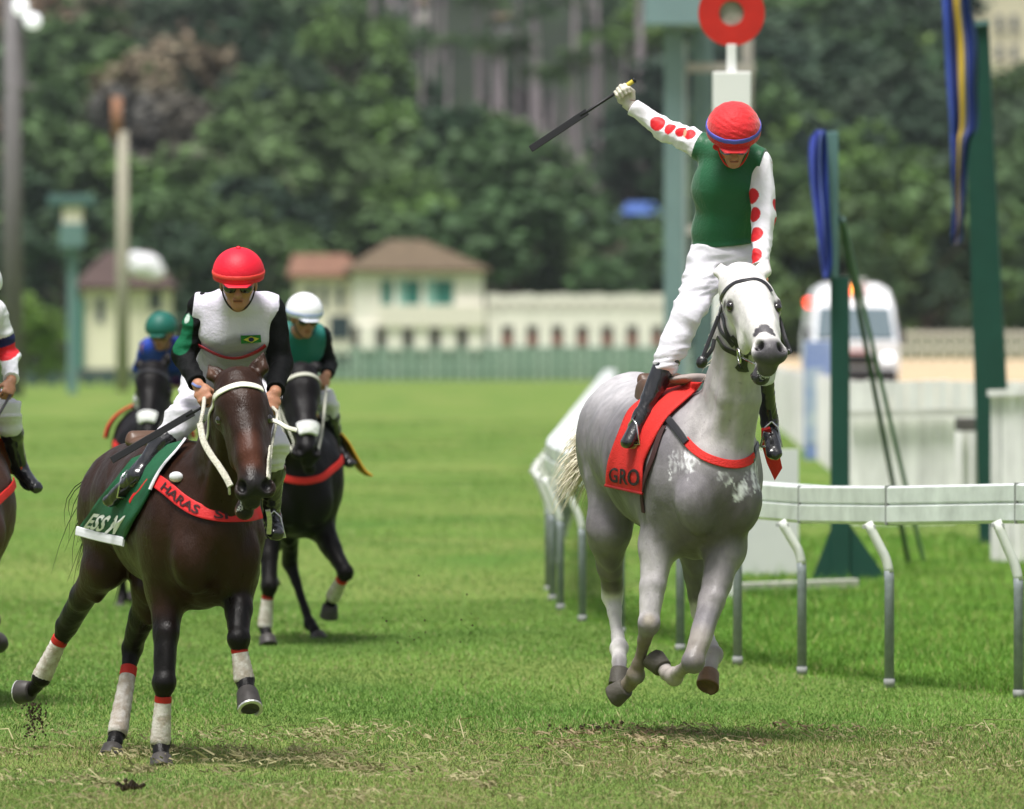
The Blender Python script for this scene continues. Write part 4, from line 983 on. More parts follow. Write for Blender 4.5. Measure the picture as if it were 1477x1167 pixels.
def hoof_mesh(p, q, front, r, name, m, parent, shoe=None):
    """p top centre at the coronet, q centre of the sole, front the way the toe points"""
    p = np.array(p, float); q = np.array(q, float)
    a = nrm(q - p); f = np.array(front, float); f = nrm(f - a * f.dot(a)); w = np.cross(a, f); L = np.linalg.norm(q - p)
    V = []; n = 18; rows = [(0, .80, .0), (.08, .88, .01), (.5, .95, .04), (.92, 1.04, .08), (1.0, 1.03, .09), (1.0, .80, .085), (.93, .74, .08), (.9, .3, .06)]
    for t, s, sh in rows:
        for k in range(n):
            th = 2*math.pi*k/n; c, sn = math.cos(th), math.sin(th)
            rr = r * s; ff = 1.12 if c > 0 else 0.82
            V.append(p + a*L*t*(1 if c > -0.3 else 0.9) + f*(rr*c*ff + sh*r*1.2) + w*rr*sn)
    m_ = len(rows)
    Fc = [(i*n+k, (i+1)*n+k, (i+1)*n+(k+1) % n, i*n+(k+1) % n) for i in range(m_-1) for k in range(n)]
    Fc += [tuple(range(n)), tuple(range((m_-1)*n, m_*n))[::-1]]
    o = tri_mesh(name, V, Fc, m, parent, smooth=True)
    if shoe is not None:
        Vs = []; ks = 15; Fs = []
        for i in range(ks):
            th = -2.4 + 4.8*i/(ks-1); c, sn = math.cos(th), math.sin(th); ff = 1.12 if c > 0 else .82
            for rr, tt in ((1.04, 1.0), (1.04, 1.09), (.78, 1.09), (.78, 1.0)):
                Vs.append(p + a*L*tt + f*(r*rr*c*ff + .09*r*1.2) + w*r*rr*sn)
            if i: Fs += [((i-1)*4+j, i*4+j, i*4+(j+1) % 4, (i-1)*4+(j+1) % 4) for j in range(4)]
        Fs += [(0, 1, 2, 3), (4*ks-1, 4*ks-2, 4*ks-3, 4*ks-4)]
        tri_mesh('horseshoe', Vs, Fs, shoe, o, smooth=False)
    return o

def hair(name, roots, flow, n, length, r, m, parent, seed=1, spread=.25, droop=.0, curl=.05, seg=7, col=None):
    """many separate tapering strands"""
    R = np.random.default_rng(seed); V = []; Fc = []
    roots = np.array(roots, float); flow = np.array(flow, float)
    for i in range(n):
        t = R.uniform(0, len(roots) - 1.001); j = int(t); root = roots[j] + (roots[j+1] - roots[j])*(t-j) + R.normal(size=3)*r*4
        d = nrm(flow + R.normal(size=3)*spread); L = length*R.uniform(.6, 1.1); p = root; off = R.normal(size=3)*curl
        b = len(V)
        for s in range(seg):
            u = s/(seg-1); rr = r*(1-u*.85)
            p = root + d*L*u + off*math.sin(u*2.6)*L - Z*droop*u*u*L
            for k in range(3):
                th = 2.094*k + i; V.append(p + np.array([math.cos(th), math.sin(th)*.6, math.sin(th)])*rr)
            if s: Fc += [(b+(s-1)*3+k, b+(s-1)*3+(k+1) % 3, b+s*3+(k+1) % 3, b+s*3+k) for k in range(3)]
    return tri_mesh(name, V, np.array(Fc), m, parent, smooth=True, col=col)

def bandage(p0, p1, r0, r1, name, m, parent, n=16, wob=.0015):
    p0 = np.array(p0, float); p1 = np.array(p1, float); a = nrm(p1 - p0)
    u = nrm(np.cross(a, [0.3, 1, 0.1])); w = np.cross(a, u); V = []; rows = 14
    for i in range(rows):
        t = i/(rows-1); rr = r0 + (r1-r0)*t + (wob if i % 2 else -wob)
        if i in (0, rows-1): rr *= .93
        for k in range(n):
            th = 2*math.pi*k/n; V.append(p0 + (p1-p0)*t + rr*(math.cos(th)*u + math.sin(th)*w))
    Fc = [(i*n+k, (i+1)*n+k, (i+1)*n+(k+1) % n, i*n+(k+1) % n) for i in range(rows-1) for k in range(n)]
    Fc += [tuple(range(n)), tuple(range((rows-1)*n, rows*n))[::-1]]
    return tri_mesh(name, V, Fc, m, parent)

def horse_blob(P, S):
    B = Blob()
    T = [(P(*t[:3]), t[3], t[4]) for t in S['trunk']]
    h = T[-1][0] - T[0][0]; h[2] = 0; h = nrm(h); l = np.cross(Z, h)
    S['h'], S['l'] = h, l
    for (a, w0, h0), (b, w1, h1) in zip(T, T[1:]):
        B.cone(a, b, (w0, h0), (w1, h1), Z, .09, 'trunk')
    c, cw, ch = T[-1]
    for s in (-1, 1):       # pectorals, shoulders, haunches
        B.ell(c + l*s*.095 + h*.08 - Z*.06, (.125, .11, .17), l, h, k=.022, tag='pec')
        B.ell(T[-2][0] + l*s*(T[-2][1]-.09) + Z*.02, (.12, .17, .25), l, h, k=.04, tag='shoulder')
        B.ell(T[1][0] + l*s*(T[1][1]-.13) - Z*.08, (.15, .24, .27), l, h, k=.08, tag='haunch')
    N = [(P(*t[:3]), t[3], t[4]) for t in S['neck']]
    for (a, w0, h0), (b, w1, h1) in zip(N, N[1:]):
        B.cone(a, b, (w0, h0), (w1, h1), h, .07, 'neck')
    B.cone(c + h*(ch*.5+.15) + Z*.05, c + h*.16 - Z*.2, .034, .026, h, .05, 'pec', '-')
    fo = nrm(h*.95 - Z*.3)
    for s in (-1, 1):       # neck muscles either side of the windpipe
        B.chain([N[0][0] + l*s*.075 + fo*N[0][2]*.72 - Z*.05, N[1][0] + l*s*.062 + fo*N[1][2]*.8, N[-1][0] + l*s*.05 + fo*N[-1][2]*.7], [.055, .042, .03], k=.03, tag='neck')
    B.chain([N[0][0] + fo*N[0][2]*.95 - Z*.04, N[1][0] + fo*N[1][2]*.98, N[-1][0] + fo*N[-1][2]*.9], [.035, .032, .03], k=.025, tag='neck')
    # head
    D = {k: P(*v) for k, v in S['head'].items()}
    hl = nrm(D['eyeL'] - D['eyeR']); hax = nrm(D['muz'] - D['brow']); hf = nrm(np.cross(hl, hax)); 
    if hf.dot(h) < 0: hf = -hf
    S['hl'], S['hax'], S['hf'], S['D'] = hl, hax, hf, D
    g = S.get('hs', 1.0)
    B.ell(D['poll'], (.095*g, .10*g, .10*g), hl, hax, k=.06, tag='head')
    B.cone(D['poll'], D['brow'], (.085*g, .10*g), (.103*g, .115*g), hf, .05, 'head')
    B.cone(D['brow'], D['nose'], (.098*g, .112*g), (.066*g, .088*g), hf, .04, 'head')
    B.cone(D['nose'], D['muz'], (.064*g, .080*g), (.060*g, .060*g), hf, .035, 'head')
    B.cone(D['brow'] + hf*.06*g, D['nose'] + hf*.055*g, (.058*g, .03*g), (.036*g, .026*g), hf, .03, 'head')
    for s, e in ((-1, 'eyeR'), (1, 'eyeL')):
        B.ell(D[e] - hl*s*.022*g - hf*.004, (.038*g, .048*g, .038*g), hl, hax, k=.03, tag='head')       # orbit
        B.ell(D[e] - hl*s*.006*g - hax*.022*g + hf*.004, (.020*g, .013*g, .026*g), hl, hax, k=.014, tag='head')   # upper lid
        B.ell(D['brow']*.45 + D['nose']*.55 - hf*.075*g + hl*s*.052*g - hax*.01, (.036*g, .105*g, .078*g), hl, hax, k=.04, tag='head')   # cheek
        B.cone(D[e] - hl*s*.03*g + hax*.05*g, D['nose'] + hl*s*.042*g + hax*.02, .017*g, .012*g, hf, .03, 'head')  # facial crest
        nz = D['nosR'] if s < 0 else D['nosL']
        B.ell(nz - hf*.012, (.034*g, .044*g, .032*g), hl, hax, k=.03, tag='head')
        B.ell(nz + hf*.022*g + hl*s*.004, (.020*g, .030*g, .028*g), nrm(hl + .45*s*hax), hax, k=.012, tag='head', op='-')
    B.ell(D['lip'], (.042*g, .035*g, .036*g), hl, hax, k=.03, tag='head')
    B.ell(D['chin'], (.032*g, .032*g, .028*g), hl, hax, k=.02, tag='head')
    B.cone(D['chin'], D['nose'] - hf*.08*g, .026*g, .04*g, hf, .04, 'head')
    B.cone(D['lip']*.4 + D['chin']*.6 + hf*.05*g - hl*.06*g, D['lip']*.4 + D['chin']*.6 + hf*.05*g + hl*.06*g, .006, .006, hf, .012, 'head', '-')
    for e in ('earR', 'earL'):
        if e in D:
            tip = D[e]; root = D['poll'] + (hl if e == 'earL' else -hl)*.055*g - hax*.05*g
            mid = (tip + root)/2 + (hl if e == 'earL' else -hl)*.012
            B.chain([root, mid, tip], [(.032*g, .026*g), (.034*g, .022*g), (.007, .006)], hf, .02, 'ear')
            B.cone(mid*.7 + root*.3 + hf*.032*g, tip*.8 + mid*.2 + hf*.014, .014*g, .004, hf, .01, 'ear', '-')
    for key in ('RF', 'LF', 'RH', 'LH'):
        L = [(P(*t[:3]), t[3]) for t in S[key]]
        S[key + '_p'] = [q for q, _ in L]
        pts = [q for q, _ in L]; rs = [r for _, r in L]
        for i in range(len(pts) - 1):
            big = rs[i] > .08
            r0 = (rs[i]*.88, rs[i]*1.15) if rs[i] > .06 else rs[i]
            r1 = (rs[i+1]*.88, rs[i+1]*1.15) if rs[i+1] > .06 else rs[i+1]
            if i == len(pts) - 4:       # the cannon is slim between knee and fetlock
                c1, c2 = pts[i]*.68 + pts[i+1]*.32, pts[i]*.22 + pts[i+1]*.78
                B.chain([pts[i], c1, c2, pts[i+1]], [r0 if np.isscalar(r0) else r0[0], .033, .031, r1], h, .02, 'leg'); continue
            B.cone(pts[i], pts[i+1], r0, r1, h, .06 if big else .022, 'leg')
        kn = len(pts) - 4       # knee or hock
        fm = pts[kn-2]; dn_ = nrm(pts[kn] - fm)
        B.ell(pts[kn-2]*.55 + pts[kn-1]*.45 + h*.035, (.05, .045, .12), l, h, k=.03, tag='leg')
        for s_ in (-1, 1):
            B.cone(pts[kn-2] + l*s_*.05 + h*.02, pts[kn] - dn_*.05 + l*s_*.02 + h*.012, .030, .012, h, .02, 'leg')
        a = nrm(pts[kn+1] - pts[kn])
        if key[1] == 'F':
            B.ell(pts[kn], (rs[kn]*1.02, rs[kn]*1.12, rs[kn]*1.12), l, a, k=.02, tag='leg')
            B.ell(pts[kn] - h*rs[kn]*.7 + a*.01, .02, k=.03, tag='leg')
        else:
            B.ell(pts[kn] - h*.035 - a*.03, (.026, .04, .03), l, a, k=.03, tag='leg')
            B.cone(pts[kn] - h*.05 - a*.03, pts[kn-1] - h*.04, .014, .03, h, .03, 'leg')
        # tendons, fetlock
        bk = nrm(np.cross(l, a)); bk = bk if bk.dot(h) < 0 else -bk
        B.cone(pts[kn] + bk*.024 + a*.03, pts[kn+1] + bk*.022 - a*.01, .014, .014, h, .014, 'leg')
        B.ell(pts[kn+1], (rs[kn+1]*1.0, rs[kn+1]*.95, rs[kn+1]*1.12), l, a, k=.02, tag='leg')
    return B

def horse(P, S, st):
    d0 = P(0, 0, 0)[1]
    """one horse with its tack; st holds colours and what it wears"""
    B = horse_blob(P, S); h, l, D = S['h'], S['l'], S['D']; hl, hf, hax = S['hl'], S['hf'], S['hax']; g = S.get('hs', 1.)
    V, Q = B.mesh(st.get('res', .0095))
    nr_ = vnormals(V, Q); V = V + nr_*(vnoise(V*[1, 1, .45], 11, 21)*.0045 + vnoise(V*[1, 1, .6], 30, 22)*.0010 + folds(V*[1, 1, .5], 8, 5)*st.get('sinew', .0022))[:, None]
    base = P(*S['trunk'][2][:3]); base = np.array([base[0], base[1], 0.])
    ops = []
    S['HP'] = (lambda x, y, off=0.: hit(B, x, y, d0, 0, off)[0]) if st.get('near') else (lambda x, y, off=0.: P(x, y, -.5))
    for o in st['paint'](P, S, D): ops.append(o)
    C = paint(V, st['coat'], ops)
    if 'post' in st: C = st['post'](V, C, P, S)
    nz = vnoise(V, 9, 3)[:, None]; C = np.clip(C*(1 + .10*nz), 0, 1)
    body = tri_mesh('horse', V, Q, st['mat'], None, base, col=C)
    tag(body, st['label'], 'horse', st.get('group', 'racehorses galloping on the turf'))
    for e, s in (('eyeR', -1), ('eyeL', 1)):
        ec = D[e] + hf*.004 + hl*s*.002
        if st.get('near'): ec = S['HP'](*S['head'][e][:2]); ec = ec - B.grad(ec[None])[0]*.010
        G = Blob(); G.ell(ec, .020*g); v, q = G.mesh(.004); tri_mesh('eye', v, q, mat('horse_eye', (.012, .008, .006), .06, coat=1.0), body)
    for key in ('RF', 'LF', 'RH', 'LH'):
        p = S[key + '_p']; q = P(*S['hoof'][key][:3]); fr = np.array(S['hoof'][key][3]) if len(S['hoof'][key]) > 3 else h
        fr = h*fr[1] + l*fr[0] + Z*fr[2] if len(S['hoof'][key]) > 3 else h
        hoof_mesh(p[-1], q, fr, st.get('hoof_r', .056), 'hoof', st['hoof_mat'](key), body, st.get('shoe') if key in st.get('shod', ()) else None)
    for key in st.get('bandages', ()):
        p = S[key + '_p']; kn = len(p) - 4; a, b = p[kn], p[kn+1]; e = p[kn+2]
        bo = bandage(a + (b-a)*.30, b + (e-b)*.25, .039, .051, 'bandage', mat('bandage_cloth', (.62, .58, .54), .9, col2=(.40, .34, .28), nscale=26, bump=.4, bscale=90), body)
        bandage(a + (b-a)*.22, a + (b-a)*.33, .040, .041, 'bandage_tape', mat('red_tape', (.55, .03, .02), .6), bo)
    # tail and mane
    dk = P(*S['dock']); tf = S.get('tailflow', (-h - .35*Z))
    hair('tail', [P(*q) for q in S['tailroot']] if 'tailroot' in S else [dk, dk - h*.06 - Z*.03, dk - h*.10 - Z*.08], tf, st.get('tail_n', 260), S.get('tail_l', .55), .0045, st['hair'], body, seed=4, spread=.17, droop=.55, curl=.10)
    N = [P(*t[:3]) - h*t[4]*.85 for t in S['neck']]
    hair('mane', [N[0]*.5 + N[1]*.5, N[1], N[-1]], -h*.5 - l*.35 + Z*.15, 150, .13, .0035, st['hair'], body, seed=6, spread=.3, droop=.7)
    if st.get('forelock'):
        hair('forelock', [D['poll'] + Z*.05 - hl*.03, D['poll'] + Z*.05 + hl*.03], hf*.8 + hax*.7, 60, .10, .003, st['hair'], body, seed=8, spread=.3, droop=.3)
    return body, B

def saddle_cloth(P, S, B, body, rows, m, name='saddle_cloth', side=-1, off=.012, rag=.0):
    """rows: list of rows from the spine down, each a list of (px,py,dy); points are pushed out of the horse, hanging free below it"""
    G = np.array([catmull([P(*p) for p in r], 8) for r in rows])
    G = np.array([catmull(G[:, j], 8) for j in range(G.shape[1])]).transpose(1, 0, 2)
    n, k = G.shape[:2]
    X, _ = B.snap(G.reshape(-1, 3), off, it=8, only_out=True)
    X = X.reshape(n, k, 3)
    for _ in range(2):
        X[1:-1, 1:-1] = (X[1:-1, 1:-1]*2 + X[:-2, 1:-1] + X[2:, 1:-1] + X[1:-1, :-2] + X[1:-1, 2:])/6
    tu = np.linspace(0, 1, k)
    X[n//2:, :, :] += (S['l']*side)[None, None]*(np.sin(tu*17)*.006)[None, :, None]*np.linspace(0, 1, n-n//2)[:, None, None]
    Fc = np.array([(i*k+j, i*k+j+1, (i+1)*k+j+1, (i+1)*k+j) for i in range(n-1) for j in range(k-1)])
    o = tri_mesh(name, X.reshape(-1, 3), Fc, m, body)
    md = o.modifiers.new('thickness', 'SOLIDIFY'); md.thickness = .007; md.offset = 0
    def f(u, v, lift=.008):      # u along the row, v down the cloth, both 0..1
        a = np.clip(v, 0, .9999)*(n-1); b = np.clip(u, 0, .9999)*(k-1); i, j = int(a), int(b); s, t = a-i, b-j
        p = X[i, j]*(1-s)*(1-t) + X[i+1, j]*s*(1-t) + X[i, j+1]*(1-s)*t + X[i+1, j+1]*s*t
        nv = nrm(np.cross(X[i, j+1]-X[i, j], X[i+1, j]-X[i, j])); nv = nv if nv.dot(S['l']*side - S['h']*0) > 0 else -nv
        return p + nv*lift
    return o, f, X
# ------------------------------------------------------------------ riders
def hand(B, wrist, d, n, side, curl=1.0, tag='hand', g=1.0):
    """palm with four curled fingers and a thumb; d wrist to knuckles, n the way the palm faces"""
    d = nrm(d); n = nrm(np.array(n) - d*np.dot(n, d)); a = np.cross(d, n)*side     # a towards the thumb
    B.cone(wrist, wrist + d*.045*g, (.022*g, .019*g), (.036*g, .016*g), n, .015, tag)
    B.cone(wrist + d*.04*g, wrist + d*.082*g, (.036*g, .015*g), (.038*g, .013*g), n, .012, tag)
    lens = [(.040, .025, .020), (.044, .028, .021), (.041, .026, .020), (.033, .021, .018)]
    for i, L in enumerate(lens):
        p = wrist + d*(.084 - .004*abs(i-1))*g + a*(.028 - .019*i)*g
        ang = 0
        for j, (seg, bend) in enumerate(zip(L, (62, 78, 50))):
            ang += math.radians(bend)*curl
            q = p + (d*math.cos(ang) + n*math.sin(ang))*seg*g
            B.cone(p, q, (.0098-.0008*j)*g, (.0092-.0008*j)*g, n, .004, tag); p = q
    p = wrist + d*.022*g + a*.028*g
    q = p + nrm(d*.75 + a*.45 + n*.55)*.042*g; B.cone(p, q, .0125*g, .0108*g, n, .010, tag)
    r = q + nrm(d*.75 - a*.25 + n*.75)*.034*g; B.cone(q, r, .0105*g, .0085*g, n, .004, tag)

def rider(P, J, st):
    j = {k: P(*v) for k, v in J.items() if len(v) == 3}
    f, u = nrm(J['face'][:3]), nrm(J['up'][:3]); f = st.get('rot', lambda v: v)(f); u = st.get('rot', lambda v: v)(u); u = nrm(u - f*u.dot(f)); r = np.cross(f, u)
    r = -r if r[0] < 0 else r           # r towards picture right
    tf = st.get('rot', lambda v: v)(nrm(J['front'][:3]))
    g = st.get('g', 1.0); hd = j['head']; B = Blob()
    # trunk
    B.cone(j['pelvis'], j['waist'], (.150*g, .105*g), (.128*g, .095*g), tf, .06, 'hip')
    B.cone(j['waist'], j['chest'], (.128*g, .095*g), (.158*g, .112*g), tf, .06, 'torso')
    B.cone(j['chest'], (j['shR'] + j['shL'])/2*.6 + j['neck']*.4, (.158*g, .108*g), (.105*g, .075*g), tf, .06, 'torso')
    B.cone(j['shR'], j['shL'], .055*g, .055*g, tf, .06, 'torso')
    B.cone((j['shR'] + j['shL'])/2, hd - u*.05, .056*g, .048*g, tf, .03, 'neck')
    for s in 'RL':
        B.cone(j['sh'+s], j['el'+s], .056*g, .041*g, tf, .03, 'arm'+s)
        B.cone(j['el'+s], j['wr'+s], .041*g, .027*g, tf, .02, 'arm'+s)
        k3 = j['hip'+s]; kn = j['kn'+s]; an = j['an'+s]; to = j['toe'+s]
        B.cone(k3, kn, .092*g, .060*g, tf, .05, 'leg'+s)
        B.cone(kn, kn*.62 + an*.38, .058*g, .054*g, tf, .03, 'shin'+s)
        B.cone(kn*.62 + an*.38, an, .054*g, .036*g, tf, .03, 'shin'+s)
        ax = nrm(to - an)
        B.cone(an + nrm(an-kn)*.01 - ax*.03, to, (.034*g, .036*g), (.036*g, .026*g), Z, .03, 'foot'+s)
    # head: skull, jaw, nose, lips, ears
    B.ell(hd + u*.035 - f*.012, (.078, .098, .085), r, f, k=.03, tag='head')
    B.cone(hd + u*.0 + f*.02, hd - u*.075 + f*.045, (.066, .06), (.038, .035), f, .04, 'head')
    B.ell(hd - u*.088 + f*.068, (.024, .018, .018), r, f, k=.025, tag='head')
    B.cone(hd + u*.012 + f*.082, hd - u*.028 + f*.106, .0095, .0130, f, .014, 'head')
    B.ell(hd - u*.030 + f*.096, (.021, .012, .010), r, f, k=.012, tag='head')
    B.cone(hd - u*.052 + f*.086 - r*.020, hd - u*.052 + f*.086 + r*.020, .0072, .0072, f, .010, 'head')
    B.cone(hd - u*.064 + f*.082 - r*.016, hd - u*.064 + f*.082 + r*.016, .0078, .0078, f, .010, 'head')
    for s in (-1, 1):
        B.ell(hd + f*.060 - u*.010 + r*s*.045, (.022, .02, .018), r, f, k=.03, tag='head')
        B.ell(hd + f*.080 + u*.014 + r*s*.032, (.015, .008, .011), r, f, k=.010, tag='head', op='-')
        B.ell(hd + r*s*.080 - f*.008 - u*.005, (.010, .020, .030), r, f, k=.012, tag='head')
    for s, sd in (('R', st.get('sideR', 1)), ('L', st.get('sideL', -1))):
        dd = st.get('rot', lambda v: v)(nrm(J['hd'+s][:3])); nn = st.get('rot', lambda v: v)(nrm(J['hn'+s][:3]))
        hand(B, j['wr'+s], dd, nn, sd, 1.0, 'hand'+s)
    # person: one continuous skin
    V, Q = B.mesh(.0062 if st['res'] < .007 else .011)
    eyes = hd + u*.014 + f*.088
    C = paint(V, st['skin'], [(hd - u*.058 + f*.095 - r*.018, hd - u*.058 + f*.095 + r*.018, .004, .013, tuple(np.array(st['skin'])*np.array((.85, .48, .50)))),
                              (hd - u*.058 + f*.092 - r*.02, hd - u*.058 + f*.092 + r*.02, .001, .0035, (.06, .02, .018)),
                              (hd + u*.040 + f*.085 - r*.045, hd + u*.040 + f*.085 - r*.018, .004, .009, (.03, .02, .015)),
                              (hd + u*.040 + f*.085 + r*.018, hd + u*.040 + f*.085 + r*.045, .004, .009, (.03, .02, .015))])
    base = np.array([j['pelvis'][0], j['pelvis'][1], j['pelvis'][2] - .4])
    skin = mat('skin', (.4, .2, .12), .5, vcol=True, noise=.10, nscale=40, bump=.15, bscale=150, sss=.08)
    me = tri_mesh('person', V, Q, skin, None, base, col=C)
    tag(me, st['label'], 'person', 'jockeys riding in the race')
    hr = st['res']
    def wear(name, tags, infl, cuts, m, colf=None, fold=.004, ff=16, seed=1, fdir=(1, 1, 1), h=None):
        b = B.sub(tags); v, q = b.mesh(h or hr, infl, cuts, fold, ff, seed, fdir)
        nr = vnormals(v, q)
        c = colf(v, nr) if colf else None
        return tri_mesh(name, v, q, m, me, col=c)
    # eyes behind the goggles
    for s in (-1, 1):
        E = Blob(); E.ell(hd + f*.076 + u*.014 + r*s*.032, .0125); v, q = E.mesh(.003)
        tri_mesh('eye', v, q, mat('eyeball', (.5, .47, .43), .15), me, col=None)
    # boots
    for s in 'RL':
        kn, an = j['kn'+s], j['an'+s]
        top = kn + (an-kn)*st.get('boot_top', .30)
        bt = wear('boot', ['shin'+s, 'foot'+s], .006, [(top, kn-an)], mat('black_boot', (.012, .012, .014), .22, coat=.6, bump=.25, bscale=45), fold=.004, ff=20, seed=3)
        to = j['toe'+s]; ax = nrm(to-an); dn = nrm(-Z + .35*nrm(an-kn)); dn = nrm(dn - ax*dn.dot(ax)); w = np.cross(ax, dn)
        G = Geo(); so = []
        for t, hw in ((-.04, .028), (-.01, .032), (.05, .028), (.09, .038), (.13, .036), (.155, .018)):
            so.append((an + ax*t + dn*.034, hw))
        V2 = []; 
        for p, hw in so: V2 += [p - w*hw, p + w*hw, p + w*hw + dn*.010, p - w*hw + dn*.010]
        Fs = [(i*4+a, i*4+(a+1) % 4, (i+1)*4+(a+1) % 4, (i+1)*4+a) for i in range(len(so)-1) for a in range(4)] + [(3, 2, 1, 0), (len(V2)-4, len(V2)-3, len(V2)-2, len(V2)-1)]
        tri_mesh('sole', V2, Fs, mat('black_sole', (.02, .02, .02), .5) if st.get('sole') else mat('tan_sole', (.45, .30, .12), .5), bt, smooth=False)
    # breeches
    cuts = []
    wt = j['waist']*.75 + j['pelvis']*.25
    bl = Blob(); bl.P = [p for p in B.P if p[9] in ('legR', 'legL')]
    bl.cone(j['pelvis'], j['waist']*.55 + j['pelvis']*.45, (.150*g, .105*g), (.138*g, .100*g), tf, .06, 'hip')
    for s in 'RL':
        kn, an = j['kn'+s], j['an'+s]
        bl.cone(kn, kn + (an-kn)*(st.get('boot_top', .30) + .05), .060*g, .056*g, tf, .03, 'shin')
    v, q = bl.mesh(hr*1.3, .019, (), .012, 8.5, 5, st.get('fdir', (1, 1, 2.6)))
    breech = tri_mesh('breeches', v, q, st['breeches'], me)
    # top
    vest = wear('vest', ['torso', 'hip'], .022, [(j['waist']*.60 + j['pelvis']*.40, j['pelvis'] - j['waist']), (j['shR'] + nrm(j['shR']-j['shL'])*st.get('vw', .012) + nrm(j['shR']-j['chest'])*.015, nrm(j['shR'] - j['shL'] + .3*(j['shR']-j['chest']))), (j['shL'] + nrm(j['shL']-j['shR'])*st.get('vw', .012) + nrm(j['shL']-j['chest'])*.015, nrm(j['shL'] - j['shR'] + .3*(j['shL']-j['chest'])))], st['vest'], st.get('vestcol'), .013, 6.5, 2, st.get('vfd', (1, 1, .6)))
    if st.get('belt'):
        wear('belt', ['torso'], .024, [(j['waist']*.62 + j['chest']*.38, j['waist'] - j['chest']), (j['waist']*.54 + j['chest']*.46, j['chest'] - j['waist'])], st['belt'], fold=.002)
    for s in 'RL':
        wr = j['wr'+s]; el = j['el'+s]
        wear('sleeve', ['arm'+s], .017, [(wr + (el-wr)*.08, wr-el)], st['sleeve'], (lambda vv, nn, s=s: st['sleevecol'](vv, j, s, nn)) if st.get('sleevecol') else None, .0085, 13, 7 if s == 'R' else 9, h=min(hr, .005))
        if st.get('glove'+s):
            b = B.sub(['hand'+s]); v, q = b.mesh(.0032, .0022, (), .0006, 60, 3)
            gl = tri_mesh('glove', v, q, mat('cream_glove', (.60, .56, .48), .75, bump=.3, bscale=120), me)
            W = Blob(); dw = nrm(wr-el); W.cone(wr - dw*.025, wr + dw*.02, .029, .027); v, q = W.mesh(.004, .003, [(wr - dw*.025, -dw), (wr + dw*.03, dw)])
            tri_mesh('cuff', v, q, mat('cream_glove'), gl)
            W = Blob(); W.cone(wr - dw*.02, wr - dw*.012, .031, .031); v, q = W.mesh(.003, .002, [(wr - dw*.022, -dw), (wr - dw*.012, dw)])
            tri_mesh('wrist_band', v, q, mat('brown_band', (.12, .05, .04), .6), gl)
    # helmet: shell, band, peak
    hc = hd + u*st.get('hup', .055) - f*.012; R = np.array(st.get('helmet_r', (.118, .14, .118)))
    hb = Blob(); hb.ell(hc, tuple(R), r, f, k=.02)
    v, q = hb.mesh(.0055, 0, [(hc - u*.012, -u)], st.get('hfold', .0012), 18, 4)
    hm = tri_mesh('helmet', v, q, st['helmet'], me)
    def ring(name, z0, z1, infl, m, par):
        b = Blob(); b.ell(hc, tuple(R), r, f, k=.02)
        v, q = b.mesh(.0045, infl, [(hc + u*z0, -u), (hc + u*z1, u)]); return tri_mesh(name, v, q, m, par)
    if st.get('bandm'): ring('helmet_band', *st.get('band', (.012, .032)), .0022, st['bandm'], hm)
    ring('helmet_rim', -.026, -.008, -.001, st['helmet_rim'], hm)
    pk = Blob(); pk.cone(hc + f*R[1]*.62 - u*.020, hc + f*(R[1]*1.0 + .018) - u*.034, (R[0]*.72, .006), (R[0]*.40, .004), u, .01)
    v, q = pk.mesh(.0045); tri_mesh('peak', v, q, st['helmet_rim'], hm)
    if st.get('button'):
        b = Blob(); b.ell(hc + u*R[2], (.013, .013, .009), r, f); v, q = b.mesh(.004); tri_mesh('button', v, q, st['helmet'], hm)
    # goggles
    gb = Blob()
    for s in (-1, 1):
        gb.ell(hd + f*.082 + u*.004 + r*s*.034, (.036, .022, .025), r, f, k=.012)
    v, q = gb.mesh(.0035); gg = tri_mesh('goggles', v, q, st.get('goggles', mat('dark_lens', (.01, .01, .012), .08, coat=1.)), me)
    sb = Blob(); sb.ell(hd + u*.035 - f*.012, (.081, .101, .088), r, f, k=.02)
    v, q = sb.mesh(.0045, .001, [(hd + u*.004, -u), (hd + u*.020, u)]); tri_mesh('goggle_strap', v, q, mat('black_strap', (.02, .02, .02), .7), gg)
    # chin strap
    G = Geo(); pts = [hd + r*s*.076*w + f*a - u*b for s, w, a, b in ((-1, 1, .02, -.02), (-1, .95, .03, .04), (-1, .55, .055, .092), (0, 0, .070, .106), (1, .55, .055, .092), (1, .95, .03, .04), (1, 1, .02, -.02))]
    G.tube(catmull(pts, 4), .0042, 6); G.build('chin_strap', st.get('strapm', mat('black_strap')), hm, smooth=True)
    return me, B, j, dict(f=f, u=u, r=r, hc=hc)
# ------------------------------------------------------------------ the two leading horses and riders
def makeP(d0):
    return lambda px, py, dy=0.0: at(px, py, d0 + dy)

def hit(B, px, py, d0, dy=0.0, off=0.0):
    """the point of body B seen at this pixel (or the nearest approach of the sight line)"""
    B.bb = [B.bounds(p, 9.) for p in B.P]
    px = np.atleast_1d(np.array(px, float)); py = np.atleast_1d(np.array(py, float))
    d = np.full(len(px), d0 - 2.3); best = np.full(len(px), 9.); bd = d.copy()
    act = np.arange(len(px))
    for _ in range(70):
        if len(act) == 0: break
        da = d[act]
        X = np.stack([(px[act]-CXP)*da/F, da, H-(py[act]-HYP)*da/F], -1)
        e = B.ev(X) - off
        m = e < best[act]; best[act[m]] = e[m]; bd[act[m]] = da[m]
        d[act] = da + np.clip(e*.85, .0, .3)
        act = act[(e > .003) & (d[act] < d0 + 2.3)]
    del B.bb
    ok = best < .006
    dd = np.where(ok, bd, d0 + dy)
    return np.stack([(px-CXP)*dd/F, dd, H-(py-HYP)*dd/F], -1)

def hits(B, pts, d0, off=0.0, dy=None):
    a = np.array([p[:2] for p in pts], float); X = hit(B, a[:, 0], a[:, 1], d0, 0 if dy is None else dy, off)
    return X

